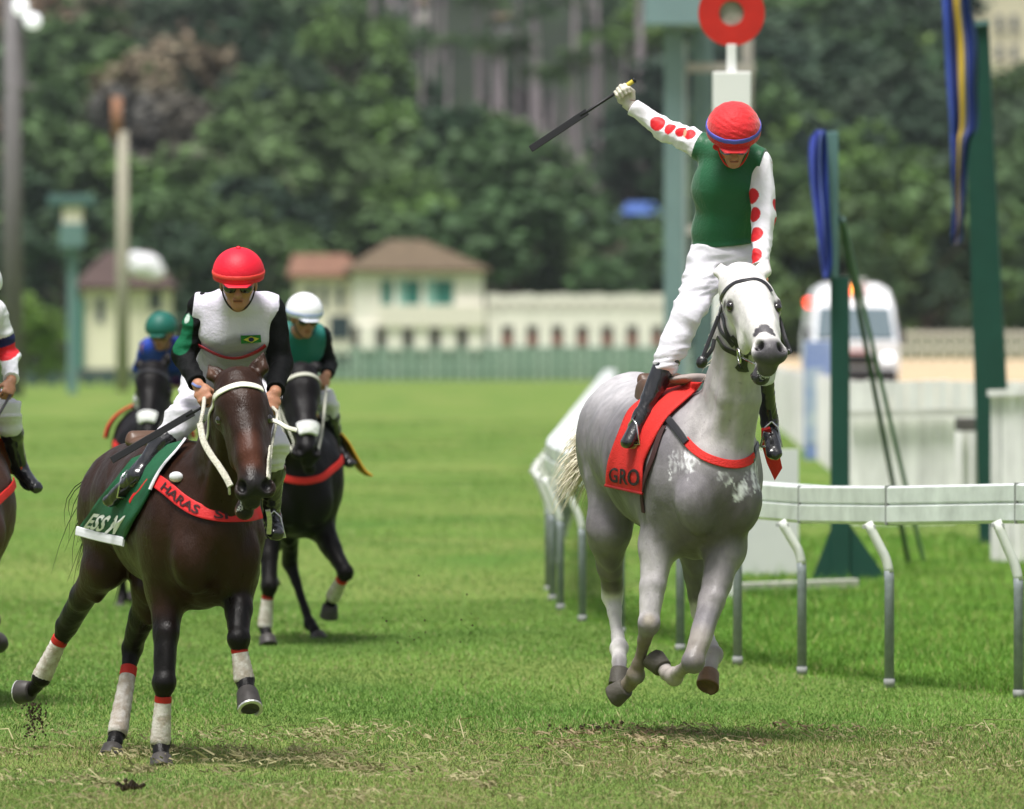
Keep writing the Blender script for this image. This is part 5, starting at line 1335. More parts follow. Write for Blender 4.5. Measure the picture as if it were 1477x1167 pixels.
HORSE_M = lambda nm, rough, bump=.22, sp=.30: mat(nm, rough=rough, vcol=True, noise=.20, nscale=16, detail=8, bump=bump, bscale=150, spec=sp, roughvar=.16, stretch=(1, 1, .45))
MUD = (.16, .135, .10)

# ---- grey horse
GD = 48.3
PG = makeP(GD)
SG = dict(tail_l=.19, tailroot=[(893, 580, 1.02), (874, 602, 1.08), (860, 630, 1.10), (853, 655, 1.08), (848, 678, 1.06)], 
    trunk=[(905, 655, .92, .17, .23), (916, 628, .70, .262, .30), (930, 640, .38, .265, .29), (955, 662, .05, .285, .33), (988, 678, -.25, .275, .37), (1014, 694, -.45, .262, .365), (1030, 704, -.60, .20, .28)],
    neck=[(1030, 645, -.45, .165, .26), (1055, 562, -.62, .112, .18), (1064, 480, -.78, .098, .14), (1068, 430, -.86, .08, .11)],
    head=dict(poll=(1071, 414, -.92), brow=(1084, 438, -1.02), eyeR=(1052, 442, -1.03), eyeL=(1123, 443, -1.05), nose=(1102, 484, -1.24), muz=(1110, 510, -1.36),
              nosR=(1096, 505, -1.37), nosL=(1126, 507, -1.37), lip=(1107, 531, -1.33), chin=(1098, 544, -1.26), earR=(1040, 380, -.84), earL=(1108, 374, -.86)),
    hs=1.16,
    RF=[(966, 715, -.42, .13), (950, 785, -.40, .098), (941, 845, -.48, .066), (936, 900, -.55, .050), (917, 974, -.42, .040), (909, 984, -.38, .033), (903, 990, -.36, .038)],
    LF=[(1052, 715, -.5, .13), (1046, 795, -.55, .100), (1028, 865, -.68, .070), (1000, 955, -.84, .053), (972, 975, -.62, .040), (962, 971, -.55, .033), (958, 964, -.52, .038)],
    RH=[(890, 700, .55, .17), (878, 765, .50, .115), (879, 818, .62, .070), (884, 860, .76, .052), (893, 935, .55, .042), (893, 955, .47, .034), (893, 966, .43, .038)],
    LH=[(1000, 700, .5, .16), (1000, 770, .45, .11), (1004, 830, .55, .066), (1012, 885, .65, .050), (1029, 945, .35, .042), (1025, 962, .28, .034), (1022, 970, .25, .040)],
    hoof=dict(RF=(885, 1002, -.32, (-.35, .35, -.8)), LF=(946, 949, -.47, (-.8, .2, -.4)), RH=(890, 992, .38, (-.1, .5, -.8)), LH=(1017, 992, .18, (0, .8, -.5))),
    dock=(893, 580, 1.02), tailflow=np.array([-.62, .35, -.32]))
def grey_paint(P, S, D):
    W, LW = (.74, .72, .70), (.66, .64, .62); hf, hax, hl = S['hf'], S['hax'], S['hl']
    dk = (.085, .08, .088)
    o = [(P(905, 560, .8), P(960, 560, .1), .13, .38, (.47, .46, .47)),  # paler coat on croup and neck, with light from above put in
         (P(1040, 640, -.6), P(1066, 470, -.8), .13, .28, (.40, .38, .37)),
         (P(1020, 770, -.55), P(1045, 740, -.7), .09, .27, (.115, .100, .108)),  # mauve lower chest, darkened further with underside shade in the coat colour
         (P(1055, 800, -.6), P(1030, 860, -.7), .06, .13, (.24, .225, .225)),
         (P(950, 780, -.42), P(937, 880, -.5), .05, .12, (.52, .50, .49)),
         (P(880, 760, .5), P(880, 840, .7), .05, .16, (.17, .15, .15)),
         (P(884, 865, .76), P(893, 970, .5), .06, .12, LW), (P(1012, 890, .6), P(1025, 970, .3), .06, .12, LW),
         (P(1010, 930, -.8), P(965, 972, -.6), .05, .13, (.33, .30, .275)),
         (P(935, 925, -.5), P(905, 990, -.36), .05, .09, MUD), (P(893, 985, .4), P(893, 985, .4), .02, .06, MUD),
         (P(936, 893, -.6), P(938, 905, -.56), .01, .05, (.30, .27, .22)),
         (D['poll'], D['nose'], .16, .21, W)]
    HP = S['HP']
    for s, e in ((-1, 'eyeR'), (1, 'eyeL')):
        o += [(D[e] + hax*.05 - hl*s*.02, D[e] + hax*.11 - hl*s*.03, .01, .06, (.46, .42, .45)), (D[e], D[e] + hf*.01, .024, .040, (.07, .06, .06)), (HP(*S['head'][e][:2]), HP(*S['head'][e][:2]), .024, .045, (.035, .03, .032))]
    o += [(D['muz'] + hax*.01, D['muz'] + hax*.02, .066, .095, (.085, .08, .088)), (D['lip'], D['chin'], .045, .07, (.075, .07, .075)),
          (P(1107, 533, -1.36), P(1107, 526, -1.38), .02, .035, (.11, .10, .11)),
          (HP(1088, 483), HP(1116, 482), .011, .015, dk), (HP(1092, 477), HP(1112, 477), .014, .018, dk), (HP(1099, 471), HP(1106, 472), .013, .018, dk)]
    for k in ('nosR', 'nosL'): o.append((D[k] + hf*.01, D[k] + hf*.03, .021, .029, (.008, .007, .008)))
    return o
def grey_post(V, C, P, S):
    n = vnoise(V, 26, 5); n3 = vnoise(V, 60, 8); n2 = vnoise(V, 5, 12)
    # dapples and darker mottling of the coat
    dp = vnoise(V, 17, 31); body_ = np.clip((.62 - C.mean(1))/.3, 0, 1); C = C*(1 + .16*np.clip(dp, -1, 1)*body_)[:, None]
    st_ = vnoise(V*[1, 1, .35], 7, 44); C = C*(1 - .40*np.clip(st_, 0, 1)*body_)[:, None]*np.array([1.0, .985, 1.0])
    fl = (vnoise(V, 140, 77) > .95)[:, None]; C = np.where(fl & (C.mean(1) > .3)[:, None], C*.72, C)
    for (x, y, dx, r) in ((982, 668, -.5, .065), (995, 660, -.6, .05), (1092, 692, -.6, .05), (1088, 676, -.6, .035), (1068, 708, -.7, .04), (1045, 690, -.75, .03)):
        q = S['HP'](x, y); A = V - q; A[:, 1] *= .5; d = np.linalg.norm(A, axis=1)
        w = np.clip((r*(1 + .5*n + .4*n3) - d)/.012, 0, 1)*np.clip(.45 + .7*n3, 0, 1)
        w = w[:, None]*.92
        C = C*(1-w) + np.array([.86, .86, .88])*w
    # mud splashes on the lower legs
    low = np.clip((P(900, 880)[2] - V[:, 2])/.2, 0, 1)*np.clip(n2*1.3 + .1, 0, .75)
    C = C*(1-low[:, None]*.75) + np.array([.17, .145, .11])*low[:, None]*.75
    return C
white_hair = mat('white_hair', (.78, .72, .56), .6)
dark_hair = mat('dark_hair', (.012, .010, .009), .45)
hoofm = {'RF': mat('muddy_hoof', (.075, .068, .055), .6, bump=.5, bscale=40), 'LF': mat('muddy_hoof'), 'RH': mat('muddy_hoof'), 'LH': mat('brown_hoof', (.17, .10, .055), .45, noise=.3, nscale=20)}
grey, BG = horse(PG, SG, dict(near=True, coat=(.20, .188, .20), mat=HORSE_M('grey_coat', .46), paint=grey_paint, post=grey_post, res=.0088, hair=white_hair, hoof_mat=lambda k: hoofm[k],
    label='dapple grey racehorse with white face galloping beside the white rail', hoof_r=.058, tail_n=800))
h, l = SG['h'], SG['l']; D = SG['D']; hl, hf, hax = SG['hl'], SG['hf'], SG['hax']
blk = mat('black_leather', (.015, .014, .016), .35, coat=.3)
redc = mat('red_cloth', (.62, .025, .02), .7, noise=.12, nscale=9, bump=.5, bscale=120)
steel = mat('steel', (.6, .6, .6), .25, metal=1.)
GH = lambda pts, off=.004: hits(BG, pts, GD, off)
br = strap(BG, GH([(1037, 446), (1039, 430), (1046, 418), (1060, 407), (1076, 403), (1092, 402), (1106, 409), (1114, 420)]), .024, .005, .002, 'bridle', blk, grey)
strap(BG, GH([(1037, 434), (1036, 455), (1038, 475), (1048, 488), (1058, 500)]), .022, .005, .002, 'cheek_strap', blk, br)
strap(BG, GH([(1040, 452), (1044, 470), (1053, 490)]), .022, .005, .002, 'cheek_strap', blk, br)
strap(BG, GH([(1034, 487), (1042, 500), (1056, 508), (1063, 512)]), .026, .006, .003, 'noseband', blk, br)
strap(BG, GH([(1055, 485), (1062, 496), (1068, 520), (1072, 530)]), .020, .006, .003, 'noseband', blk, br)
strap(BG, GH([(1062, 528), (1076, 533), (1086, 545), (1094, 552), (1103, 551)]), .024, .008, .004, 'chin_band', blk, br)
X = GH([(1071, 511)])[0]; G = Geo()
G.tube([X - hf*.01 + hl*-.018 + (hax*math.sin(t) + hf*math.cos(t))*.036 for t in np.linspace(0, 2*math.pi, 25)], .0045, 8, False); G.build('bit_ring', steel, br, smooth=True)
G = Geo(); G.tube([X - hf*.02, D['lip'] + hf*.0 + hax*.0 - Z*.01, ], .006, 8); G.build('bit', steel, br, smooth=True)
for pts in ([(1036, 457, -.98), (1028, 478, -1.0), (1020, 498, -1.03), (1014, 515, -1.05), (1012, 523, -1.05)], [(1012, 523, -1.05), (1020, 513, -1.03), (1027, 503, -1.02), (1030, 490, -1.0)]):
    strap(BG, [PG(*p) for p in pts], .020, .008, 0, 'rein', blk, br, snap=False, nvec=(0.2, -1, 0))
strap(BG, [PG(*p) for p in [(1121, 452, -1.02), (1127, 470, -1.05), (1133, 490, -1.08), (1139, 507, -1.1), (1132, 504, -1.15), (1122, 480, -1.2)]], .022, .008, 0, 'rein', blk, br, snap=False, nvec=(0, -1, 0))
G = Blob(); G.ell(PG(1013, 520, -1.05), (.024, .02, .026)); G.ell(PG(1011, 526, -1.05), .018); v, q = G.mesh(.004, fold=.003, ffreq=60); tri_mesh('strap_knot', v, q, blk, br)
# mouth foam
V = []; Fc = []
for i in range(60):
    t = RNG.uniform(0, 1); c = PG(1084 + 30*t, 538 + 16*math.sin(t*2.8) - 4*t, -1.33 + RNG.uniform(-.02, .02)); c = BG.snap(c[None], .002)[0][0]
    r_ = RNG.uniform(.002, .0065); b = len(V); V += [c + r_*np.array(w) for w in ((1,0,0),(-1,0,0),(0,1,0),(0,-1,0),(0,0,1),(0,0,-1))]
    Fc += [(b+a, b+c_, b+e) for a in (0, 1) for c_, e in ((2, 4), (4, 3), (3, 5), (5, 2))]
o = tri_mesh('mouth_foam', V, np.array(Fc), mat('foam', (.85, .85, .83), .4), grey); tag(o, kind='stuff')
# saddle cloth, saddle, breastplate
rows = [[(938, 566), (968, 551), (1014, 552)], [(908, 590), (945, 580), (990, 575)], [(893, 622), (925, 620), (957, 611)], [(879, 660), (905, 662), (930, 660)], [(875, 682), (900, 686), (928, 688)], [(874, 702), (900, 708), (926, 714)]]
def cloth_px(B, body, rows, d0, m, S, name='saddle_cloth', off=.013, dys=None):
    n = len(rows); k = len(rows[0])
    g = np.array([catmull([(x, y, 0) for x, y in r], 8) for r in rows]); g = np.array([catmull(g[:, j], 7) for j in range(g.shape[1])]).transpose(1, 0, 2)
    X = hit(B, g[..., 0].ravel(), g[..., 1].ravel(), d0, 99, off)
    n, k = g.shape[:2]; ok = X[:, 1] < d0 + 50; Dp = np.where(ok, X[:, 1], np.nan).reshape(n, k)
    for _ in range(60):         # where the cloth leaves the body let it hang from its neighbours
        bad = np.isnan(Dp)
        if not bad.any(): break
        nb = np.nanmean(np.stack([np.vstack([Dp[:1]*np.nan, Dp[:-1]]), np.hstack([Dp[:, 1:], Dp[:, -1:]*np.nan])]), axis=0) if True else 0
        nb2 = np.nanmean(np.stack([nb, np.hstack([Dp[:, :1]*np.nan, Dp[:, :-1]])]), axis=0)
        Dp = np.where(bad, nb2, Dp)
    Dp = np.where(np.isnan(Dp), d0, Dp)
    for _ in range(5):
        E = np.pad(Dp, 1, mode='edge'); Dp = (E[:-2, 1:-1] + E[2:, 1:-1] + E[1:-1, :-2] + E[1:-1, 2:])/4*.6 + Dp*.4
    g[..., 0] += 1.6*np.sin(np.linspace(0, 14, n))[:, None]*np.linspace(0, 1, k)[None]
    Dp = Dp - .008 - .007*np.sin(np.linspace(0, 22, k))[None]*np.linspace(0, 1, n)[:, None]
    X = np.stack([(g[..., 0]-CXP)*Dp/F, Dp, H-(g[..., 1]-HYP)*Dp/F], -1)
    Xn, _ = B.snap(X.reshape(-1, 3), .009, it=4, only_out=True); X = Xn.reshape(n, k, 3)
    Fc = np.array([(i*k+j, i*k+j+1, (i+1)*k+j+1, (i+1)*k+j) for i in range(n-1) for j in range(k-1)])
    o = tri_mesh(name, X.reshape(-1, 3), Fc, m, body)
    md = o.modifiers.new('thickness', 'SOLIDIFY'); md.thickness = .008; md.offset = 0
    def f(u, v, lift=.008):
        a = np.clip(v, 0, .9999)*(n-1); b = np.clip(u, 0, .9999)*(k-1); i, j = int(a), int(b); s, t = a-i, b-j
        p = X[i, j]*(1-s)*(1-t) + X[i+1, j]*s*(1-t) + X[i, j+1]*(1-s)*t + X[i+1, j+1]*s*t
        nv = nrm(np.cross(X[i, j+1]-X[i, j], X[i+1, j]-X[i, j])); nv = nv if nv[1] < 0 else -nv
        return p + nv*lift
    return o, f, X
clo, fcl, Xc = cloth_px(BG, grey, rows, GD, redc, SG)
def edge_band(Xr, name, m, parent, w=.012, t=.010):
    return strap(None, list(Xr[::max(1, len(Xr)//10)]) + [Xr[-1]], w, t, 0, name, m, parent, n=4, snap=False, nvec=-h + np.array([-.4, -1.2, .1]))
ln = mat('black_print', (.02, .015, .015), .7)
text_on('GRO', 1.0, lambda x, y: fcl(.10 + x*.40, .90 - y*.27, .009), 'lettering', ln, clo, bold=.02)
edge_band(Xc[-1] + np.array([0, -.006, .006]), 'cloth_hem', mat('dark_red', (.30, .015, .015), .7), clo)
G = Blob()      # a racing saddle: flat seat, low cantle, short flaps
sc = PG(968, 556, .02)
G.cone(sc + h*.16 + Z*.01, sc - h*.18 + Z*.0, (.09, .035), (.11, .035), Z, .03); G.cone(sc - h*.20 - l*.09 + Z*.035, sc - h*.20 + l*.09 + Z*.035, .026, .026, Z, .04)
G.ell(sc - l*.16 - Z*.10 + h*.05, (.03, .13, .13), l, h, k=.05)
v, q = G.mesh(.007); sad = tri_mesh('saddle', v, q, mat('brown_leather', (.10, .055, .035), .4, noise=.2, nscale=12), grey)
pd = Blob(); pd.cone(PG(985, 548, -.28), PG(1008, 545, -.40), (.10, .03), (.09, .025), Z, .02); v, q = pd.mesh(.007, fold=.003); tri_mesh('saddle_pad', v, q, mat('grey_pad', (.32, .27, .25), .8), grey)
strap(BG, GH([(951, 598), (962, 603), (972, 614), (983, 628), (990, 638)], .01), .036, .006, .012, 'breast_strap', blk, grey)
strap(BG, GH([(988, 634), (998, 645), (1012, 656), (1030, 664), (1050, 669), (1068, 669), (1082, 664), (1088, 658)]), .042, .006, .004, 'breast_band', redc, grey)
strap(BG, GH([(1086, 664), (1090, 650), (1094, 640)]), .03, .006, .004, 'breast_strap', blk, grey)
strap(BG, GH([(955, 612), (938, 660), (922, 712), (924, 740)], .02), .035, .006, .008, 'girth', mat('dark_girth', (.05, .02, .02), .7), grey)
# the flap of cloth on the far side
Vf = [PG(*p) for p in ((1098, 618, -.15), (1110, 615, -.2), (1122, 648, -.05), (1127, 672, .0), (1116, 690, .0), (1106, 668, -.05), (1098, 640, -.1))]
o = tri_mesh('cloth_flap', Vf, [tuple(range(7))], redc, grey, smooth=False); md = o.modifiers.new('thickness', 'SOLIDIFY'); md.thickness = .02

# ---- rider of the grey
JG = dict(pelvis=(1046, 376, -.02), waist=(1043, 335, -.04), chest=(1056, 268, -.10), neck=(1057, 222, -.20), head=(1058, 205, -.32),
    shR=(1013, 212, -.06), shL=(1096, 236, -.14), elR=(958, 186, .10), elL=(1101, 312, -.26), wrR=(909, 152, .16), wrL=(1096, 392, -.42),
    hipR=(1022, 384, -.04), hipL=(1068, 386, -.04), knR=(990, 458, -.27), knL=(1090, 478, -.32), anR=(925, 603, -.06), anL=(1110, 610, -.10),
    toeR=(905, 638, -.22), toeL=(1117, 655, -.26))
JG = {k: v for k, v in JG.items()}
JG.update(face=[.02, -.84, -.54], up=[0, -.54, .84], front=[.05, -1, -.12], hdR=[-.52, 0, .85], hnR=[0, -1, 0], hdL=[0, -.5, -.8], hnL=[0, 1, -.4])
for k in ('face', 'up', 'front', 'hdR', 'hnR', 'hdL', 'hnL'): JG[k] = tuple(JG[k]) + (0,)   # marks a direction, not a joint

def outside(B, J, names, d0, gap):
    """bring leg joints out to the near side of the horse instead of inside it"""
    for k, g_ in zip(names, gap):
        x, y, d = J[k]; X = hit(B, [x], [y], d0, 99)[0]
        if X[1] < d0 + 50 and X[1] - d0 - g_ < d: J[k] = (x, y, float(X[1] - d0 - g_))
outside(BG, JG, ('anR', 'toeR', 'knR'), GD, (.075, .17, .08))
white_cloth = mat('white_silk', (.72, .70, .76), .55, vcol=True, bump=.2, bscale=40)
breech_m = mat('white_breeches', (.70, .68, .75), .6, bump=.3, bscale=30)
green_silk = mat('green_silk', (.008, .095, .035), .42, noise=.08, nscale=12, bump=.3, bscale=90, sheen=.25)
red_felt = mat('red_helmet_cover', (.62, .010, .016), .62, noise=.06, nscale=10, bump=.5, bscale=60, sheen=.3)
RDOT = (.58, .012, .018)
def grey_sleeve(V, j, s, nn):
    AB = Blob(); AB.cone(j['sh'+s], j['el'+s], .056+.013, .041+.013); AB.cone(j['el'+s], j['wr'+s], .041+.013, .027+.013)
    dots = [(948, 177, 12), (966, 185, 9.5), (982, 189, 9), (995, 193, 9)] if s == 'R' else [(1085, 283, 11.5), (1086, 309, 11.5), (1089, 338, 12), (1088, 369, 12), (1118, 296, 9), (1120, 322, 9), (1119, 348, 9)]
    ops = []
    for x, y, r in dots:
        X = hit(AB, [x], [y], GD, float(j['el'+s][1]-GD))[0]; ops.append((X, X, r/290-.001, r/290+.002, RDOT))
    a = nrm(j['wr'+s]-j['el'+s])
    for t in (.25, .6, 1.0, 1.4):       # the same dots on the back of the sleeve
        q = j['sh'+s]*(1-min(t, 1)) + j['el'+s]*min(t, 1) + (j['wr'+s]-j['el'+s])*max(t-1, 0) + np.array([0, .055, 0]); ops.append((q, q, .038, .041, RDOT))
    C = paint(V, (.76, .74, .79), ops)
    if s == 'R':
        q = hit(AB, [988], [191], GD, .1)[0]; C2 = paint(V, (0, 0, 0), [(q + [.0, 0, .035], q - [.0, 0, .035], .007, .009, (1, 1, 1))]); w = C2[:, :1]; C = C*(1-w) + np.array([.55, .33, .20])*w
    return C
ja, BJ, jj, hj = rider(PG, JG, dict(skin=(.42, .20, .12), res=.006, label='jockey in green silks with red-dotted sleeves raising a whip over a grey horse',
    breeches=breech_m, vest=green_silk, sleeve=white_cloth, sleevecol=grey_sleeve, gloveR=True, helmet=red_felt, helmet_rim=red_felt, helmet_r=(.137, .158, .132), hfold=.0028,
    bandm=mat('blue_elastic', (.10, .11, .50), .6), band=(.006, .030), g=1.0, goggles=mat('blue_lens', (.03, .04, .16), .1, coat=1.), boot_top=.40, hup=.070, strapm=mat('red_strap', (.6, .02, .02), .6)))
o = Blob(); o.ell(hj['hc'] - hj['r']*.075 - hj['u']*.09 + hj['f']*.02, (.03, .022, .02)); o.ell(hj['hc'] - hj['r']*.03 - hj['u']*.12 + hj['f']*.05, (.03, .018, .025)); v, q = o.mesh(.004, fold=.003, ffreq=50)
tri_mesh('chin_cloth', v, q, redc, ja)
# waist buttons of the breeches
# whip
wdir = nrm(np.array([.83, 0, .55])); wd = nrm([-.52, 0, .85]); wc = jj['wrR'] + wd*.092 + np.array([0, -.030, 0])
G = Geo(); G.tube([wc - wdir*.24, wc - wdir*.2, wc + wdir*.02], [.006, .0075, .009], 10)
wp = tri_mesh('whip', G.V, G.Fc, mat('black_whip', (.012, .012, .013), .4), None, wc, smooth=True)
tag(wp, 'black whip with a yellow handle held high by the green jockey', 'whip', 'jockeys\' whips')
G = Geo(); G.beam(wc - wdir*.54, wc - wdir*.20, .007, .036, (.2, .2, 1)); G.build('flap', mat('black_whip'), wp, bevel=.002)
G = Geo(); G.tube([wc + wdir*.0, wc + wdir*.075], [.0105, .0115], 12); G.build('grip', mat('yellow_grip', (.55, .45, .06), .6), wp, smooth=True)
G = Geo(); G.tube([wc + wdir*.075, wc + wdir*.088], [.014, .012], 12); G.build('cap', mat('black_whip'), wp, smooth=True)
for s in 'RL':
    an, to = jj['an'+s], jj['toe'+s]; ax = nrm(to-an); c = an + ax*.09 - Z*.03; w = nrm(np.cross(ax, Z)); G = Geo()
    G.tube([c - Z*.025 + w*.055, c - Z*.025 - w*.055, c + Z*.07 - w*.03, c + Z*.10, c + Z*.07 + w*.03, c - Z*.025 + w*.055], .006, 8); st = G.build('stirrup', steel, sad, smooth=True)
    G = Geo(); G.beam(c + Z*.10, jj['kn'+s]*.55 + an*.45 + ax*-.04 + Z*.0, .022, .005); G.build('stirrup_leather', blk, sad)
# ---- bay horse and its rider
BD = 46.5
PB = makeP(BD)
def bay_spec():
    return dict(tail_l=.5,
    trunk=[(186, 742, .95, .155, .20), (195, 726, .72, .245, .27), (215, 722, .40, .255, .28), (242, 738, .05, .275, .33), (268, 752, -.25, .265, .36), (290, 768, -.45, .26, .355), (304, 785, -.60, .205, .28)],
    neck=[(306, 720, -.50, .165, .25), (326, 655, -.72, .12, .19), (340, 600, -.92, .10, .15), (345, 568, -1.0, .085, .12)],
    head=dict(poll=(345, 566, -1.04), brow=(350, 590, -1.12), eyeR=(315, 607, -1.10), eyeL=(389, 604, -1.10), nose=(362, 664, -1.30), muz=(366, 700, -1.40),
              nosR=(350, 706, -1.42), nosL=(386, 703, -1.42), lip=(362, 724, -1.38), chin=(352, 737, -1.31), earR=(301, 526, -.98), earL=(380, 508, -1.0)),
    hs=1.15,
    RF=[(240, 770, -.42, .13), (240, 850, -.42, .098), (240, 915, -.52, .068), (237, 985, -.60, .052), (231, 1070, -.56, .040), (231, 1084, -.60, .033), (232, 1093, -.63, .037)],
    LF=[(344, 780, -.45, .13), (342, 835, -.52, .098), (344, 880, -.66, .068), (343, 922, -.80, .050), (352, 980, -.80, .040), (354, 990, -.84, .033), (356, 998, -.87, .038)],
    RH=[(170, 770, .60, .16), (152, 815, .60, .115), (120, 860, .80, .070), (96, 903, 1.0, .052), (60, 978, 1.12, .042), (52, 990, 1.16, .034), (46, 996, 1.18, .038)],
    LH=[(232, 770, .55, .16), (222, 845, .52, .11), (205, 890, .65, .068), (191, 935, .78, .052), (170, 1057, .56, .040), (166, 1069, .50, .034), (163, 1078, .48, .037)],
    hoof=dict(RF=(232, 1113, -.68, (0, 1, -.2)), LF=(360, 1024, -.95, (.05, .8, .3)), RH=(30, 996, 1.22, (-.6, .3, -.6)), LH=(157, 1096, .43, (0, 1, -.2))),
    dock=(180, 668, 1.05))
def bay_paint(P, S, D):
    BK = (.0045, .0036, .0032); hf, hax, hl = S['hf'], S['hax'], S['hl']
    o = []
    for k, (a, b) in dict(RF=(2, 6), LF=(2, 6), RH=(2, 6), LH=(2, 6)).items():
        p = S[k+'_p']; o.append((p[a], p[3], .06, .14, BK)); o.append((p[3], p[b], .06, .14, BK))
    o += [(D['muz'] + hax*.03, D['lip'], .065, .11, (.016, .014, .014)), (D['nose'] + hf*.08 - hax*.06, D['nose'] + hf*.08 + hax*.05, .015, .075, (.085, .030, .018)),
          (D['brow'] + hf*.09, D['brow'] + hf*.1, .02, .09, (.042, .018, .011)), (D['chin'] - hl*.03, D['chin'] + hl*.0, .008, .028, (.30, .17, .13)),
          (D['eyeR'] + hf*.02, D['eyeR'] + hf*.03, .01, .05, (.016, .010, .008)), (D['eyeL'] + hf*.02, D['eyeL'] + hf*.03, .01, .05, (.016, .010, .008)),
          (P(305, 536, -1.02), P(303, 532, -1.02), .015, .04, (.08, .04, .025)), (P(378, 530, -1.02), P(378, 522, -1.02), .015, .04, (.05, .025, .016))]
    for k in ('nosR', 'nosL'): o.append((D[k] + hf*.01, D[k] + hf*.03, .014, .026, (.004, .004, .004)))
    return o
darkhoof = mat('dark_hoof', (.05, .045, .042), .5, noise=.3, nscale=30)
shoe_m = mat('horseshoe', (.62, .62, .60), .35, metal=.6)
SB = bay_spec()
bay, BB = horse(PB, SB, dict(near=True, coat=(.024, .0095, .0048), mat=HORSE_M('bay_coat', .40, .30, .20), paint=bay_paint, res=.0088, hair=dark_hair, hoof_mat=lambda k: darkhoof, shoe=shoe_m, shod=('LF', 'RH'),
    bandages=('RF', 'LF', 'RH', 'LH'), forelock=True, label='dark bay racehorse with white browband and red breast band on the left', hoof_r=.058))
h, l, D = SB['h'], SB['l'], SB['D']; hl, hf, hax = SB['hl'], SB['hf'], SB['hax']
BH = lambda pts, off=.004: hits(BB, pts, BD, off)
wl = mat('white_leather', (.74, .72, .62), .55)
rope = mat('white_rope', (.55, .53, .44), .8, noise=.35, nscale=70, bump=.8, bscale=140)
br = strap(BB, BH([(309, 573), (320, 563), (334, 557), (348, 554), (364, 555), (379, 561)]), .036, .006, .003, 'browband', wl, bay)
strap(BB, BH([(309, 570), (304, 590), (300, 612), (297, 634)]), .020, .006, .003, 'cheek_strap', wl, br)
strap(BB, [PB(289, 612, -1.05), PB(294, 636, -1.12), PB(304, 655, -1.18), PB(316, 672, -1.26), PB(326, 688, -1.33), PB(333, 702, -1.36)], .030, .012, 0, 'rein', rope, br, snap=False, nvec=(-.2, -1, 0))
strap(BB, [PB(390, 606, -1.12), PB(402, 610, -1.16), PB(414, 617, -1.18), PB(428, 621, -1.18)], .020, .010, 0, 'rein_end', wl, br, snap=False, nvec=(0, -1, .3))
strap(BB, BH([(390, 645), (388, 660), (387, 675), (387, 690)]), .022, .008, .003, 'cheek_rope', rope, br)
strap(BB, [PB(386, 735, -1.36), PB(389, 750, -1.30), PB(388, 768, -1.2)], .022, .010, 0, 'rein_loop', rope, br, snap=False, nvec=(0, -1, 0))
X = BH([(333, 702)])[0]; G = Geo(); G.tube([X - hl*.01 + (hax*math.sin(t) + hf*math.cos(t))*.034 for t in np.linspace(0, 2*math.pi, 25)], .006, 8, False); G.build('bit_ring', rope, br, smooth=True)
# throat-lash, lip foam
V = []; Fc = []
for i in range(70):
    c = PB(RNG.uniform(333, 350), RNG.uniform(712, 738), -1.36); c = BB.snap(c[None], .002)[0][0]
    r_ = RNG.uniform(.0015, .005); b = len(V); V += [c + r_*np.array(w) for w in ((1,0,0),(-1,0,0),(0,1,0),(0,-1,0),(0,0,1),(0,0,-1))]
    Fc += [(b+a, b+c_, b+e) for a in (0, 1) for c_, e in ((2, 4), (4, 3), (3, 5), (5, 2))]
o = tri_mesh('mouth_foam', V, np.array(Fc), mat('foam'), bay); tag(o, kind='stuff')
greenc = mat('green_cloth', (.008, .085, .035), .65, noise=.15, nscale=10, bump=.5, bscale=120)
rows = [[(190, 662), (232, 645), (268, 634)], [(168, 690), (200, 682), (240, 668)], [(146, 716), (184, 716), (214, 712)], [(128, 742), (162, 748), (196, 748)], [(112, 764), (142, 772), (178, 780)]]
cb, fcb, Xb = cloth_px(BB, bay, rows, BD, greenc, SB)
wpr = mat('white_print', (.75, .75, .75), .6)
text_on('ESS M', 1.0, lambda x, y: fcb(.10 + x*.285, .93 - y*.30, .010), 'lettering', wpr, cb, bold=.03)
edge_band(Xb[-1] + np.array([0, -.008, -.006]), 'cloth_hem', mat('white_hem', (.7, .7, .74), .7), cb, w=.045)
edge_band(Xb[:Xb.shape[0]//2, -1] + np.array([0, -.012, .0]), 'cloth_trim', mat('white_hem'), cb, w=.022)
BN = BB.sub(['trunk', 'pec', 'shoulder', 'leg']); rb = hits(BN, [(212, 688), (226, 694), (244, 707), (262, 722), (282, 734), (302, 740), (322, 743), (342, 743), (360, 742), (376, 738)], BD, .006)
bnd, Cc, Nn, Ss = strap(BN, rb, .066, .007, .006, 'breast_band', mat('red_band', (.58, .018, .02), .6, bump=.3, bscale=120), bay, ret=True)
arc = np.concatenate([[0], np.cumsum(np.linalg.norm(np.diff(Cc, axis=0), axis=1))])
def bmap(x, y):
    s_ = np.clip(x, 0, arc[-1]); i = min(np.searchsorted(arc, s_, 'right')-1, len(Cc)-2); t = (s_-arc[i])/(arc[i+1]-arc[i])
    c = Cc[i]*(1-t)+Cc[i+1]*t; n_ = nrm(Nn[i]*(1-t)+Nn[i+1]*t); sd = Ss[i]*(1-t)+Ss[i+1]*t; sd = sd if sd[2] > 0 else -sd
    return c + n_*.0125 + sd*y
dkp = mat('dark_print', (.03, .008, .01), .7)
A_ = arc[-1]
text_on('HARAS', .060, lambda x, y: bmap(A_*.22 + x*1.45, y*.95 - .020), 'lettering', dkp, bnd, bold=.0012)
text_on('SI', .060, lambda x, y: bmap(A_*.585 + x*1.6, y*.95 - .020), 'lettering', dkp, bnd, bold=.0014)
G = Blob(); G.ell(BH([(254, 688)], .01)[0], (.034, .02, .026)); v, q = G.mesh(.006); tri_mesh('white_badge', v, q, mat('white_hem'), bay)
strap(BB, BH([(212, 690), (202, 703), (192, 714), (186, 724)], .02), .022, .006, .016, 'girth_strap', mat('red_band'), bay)
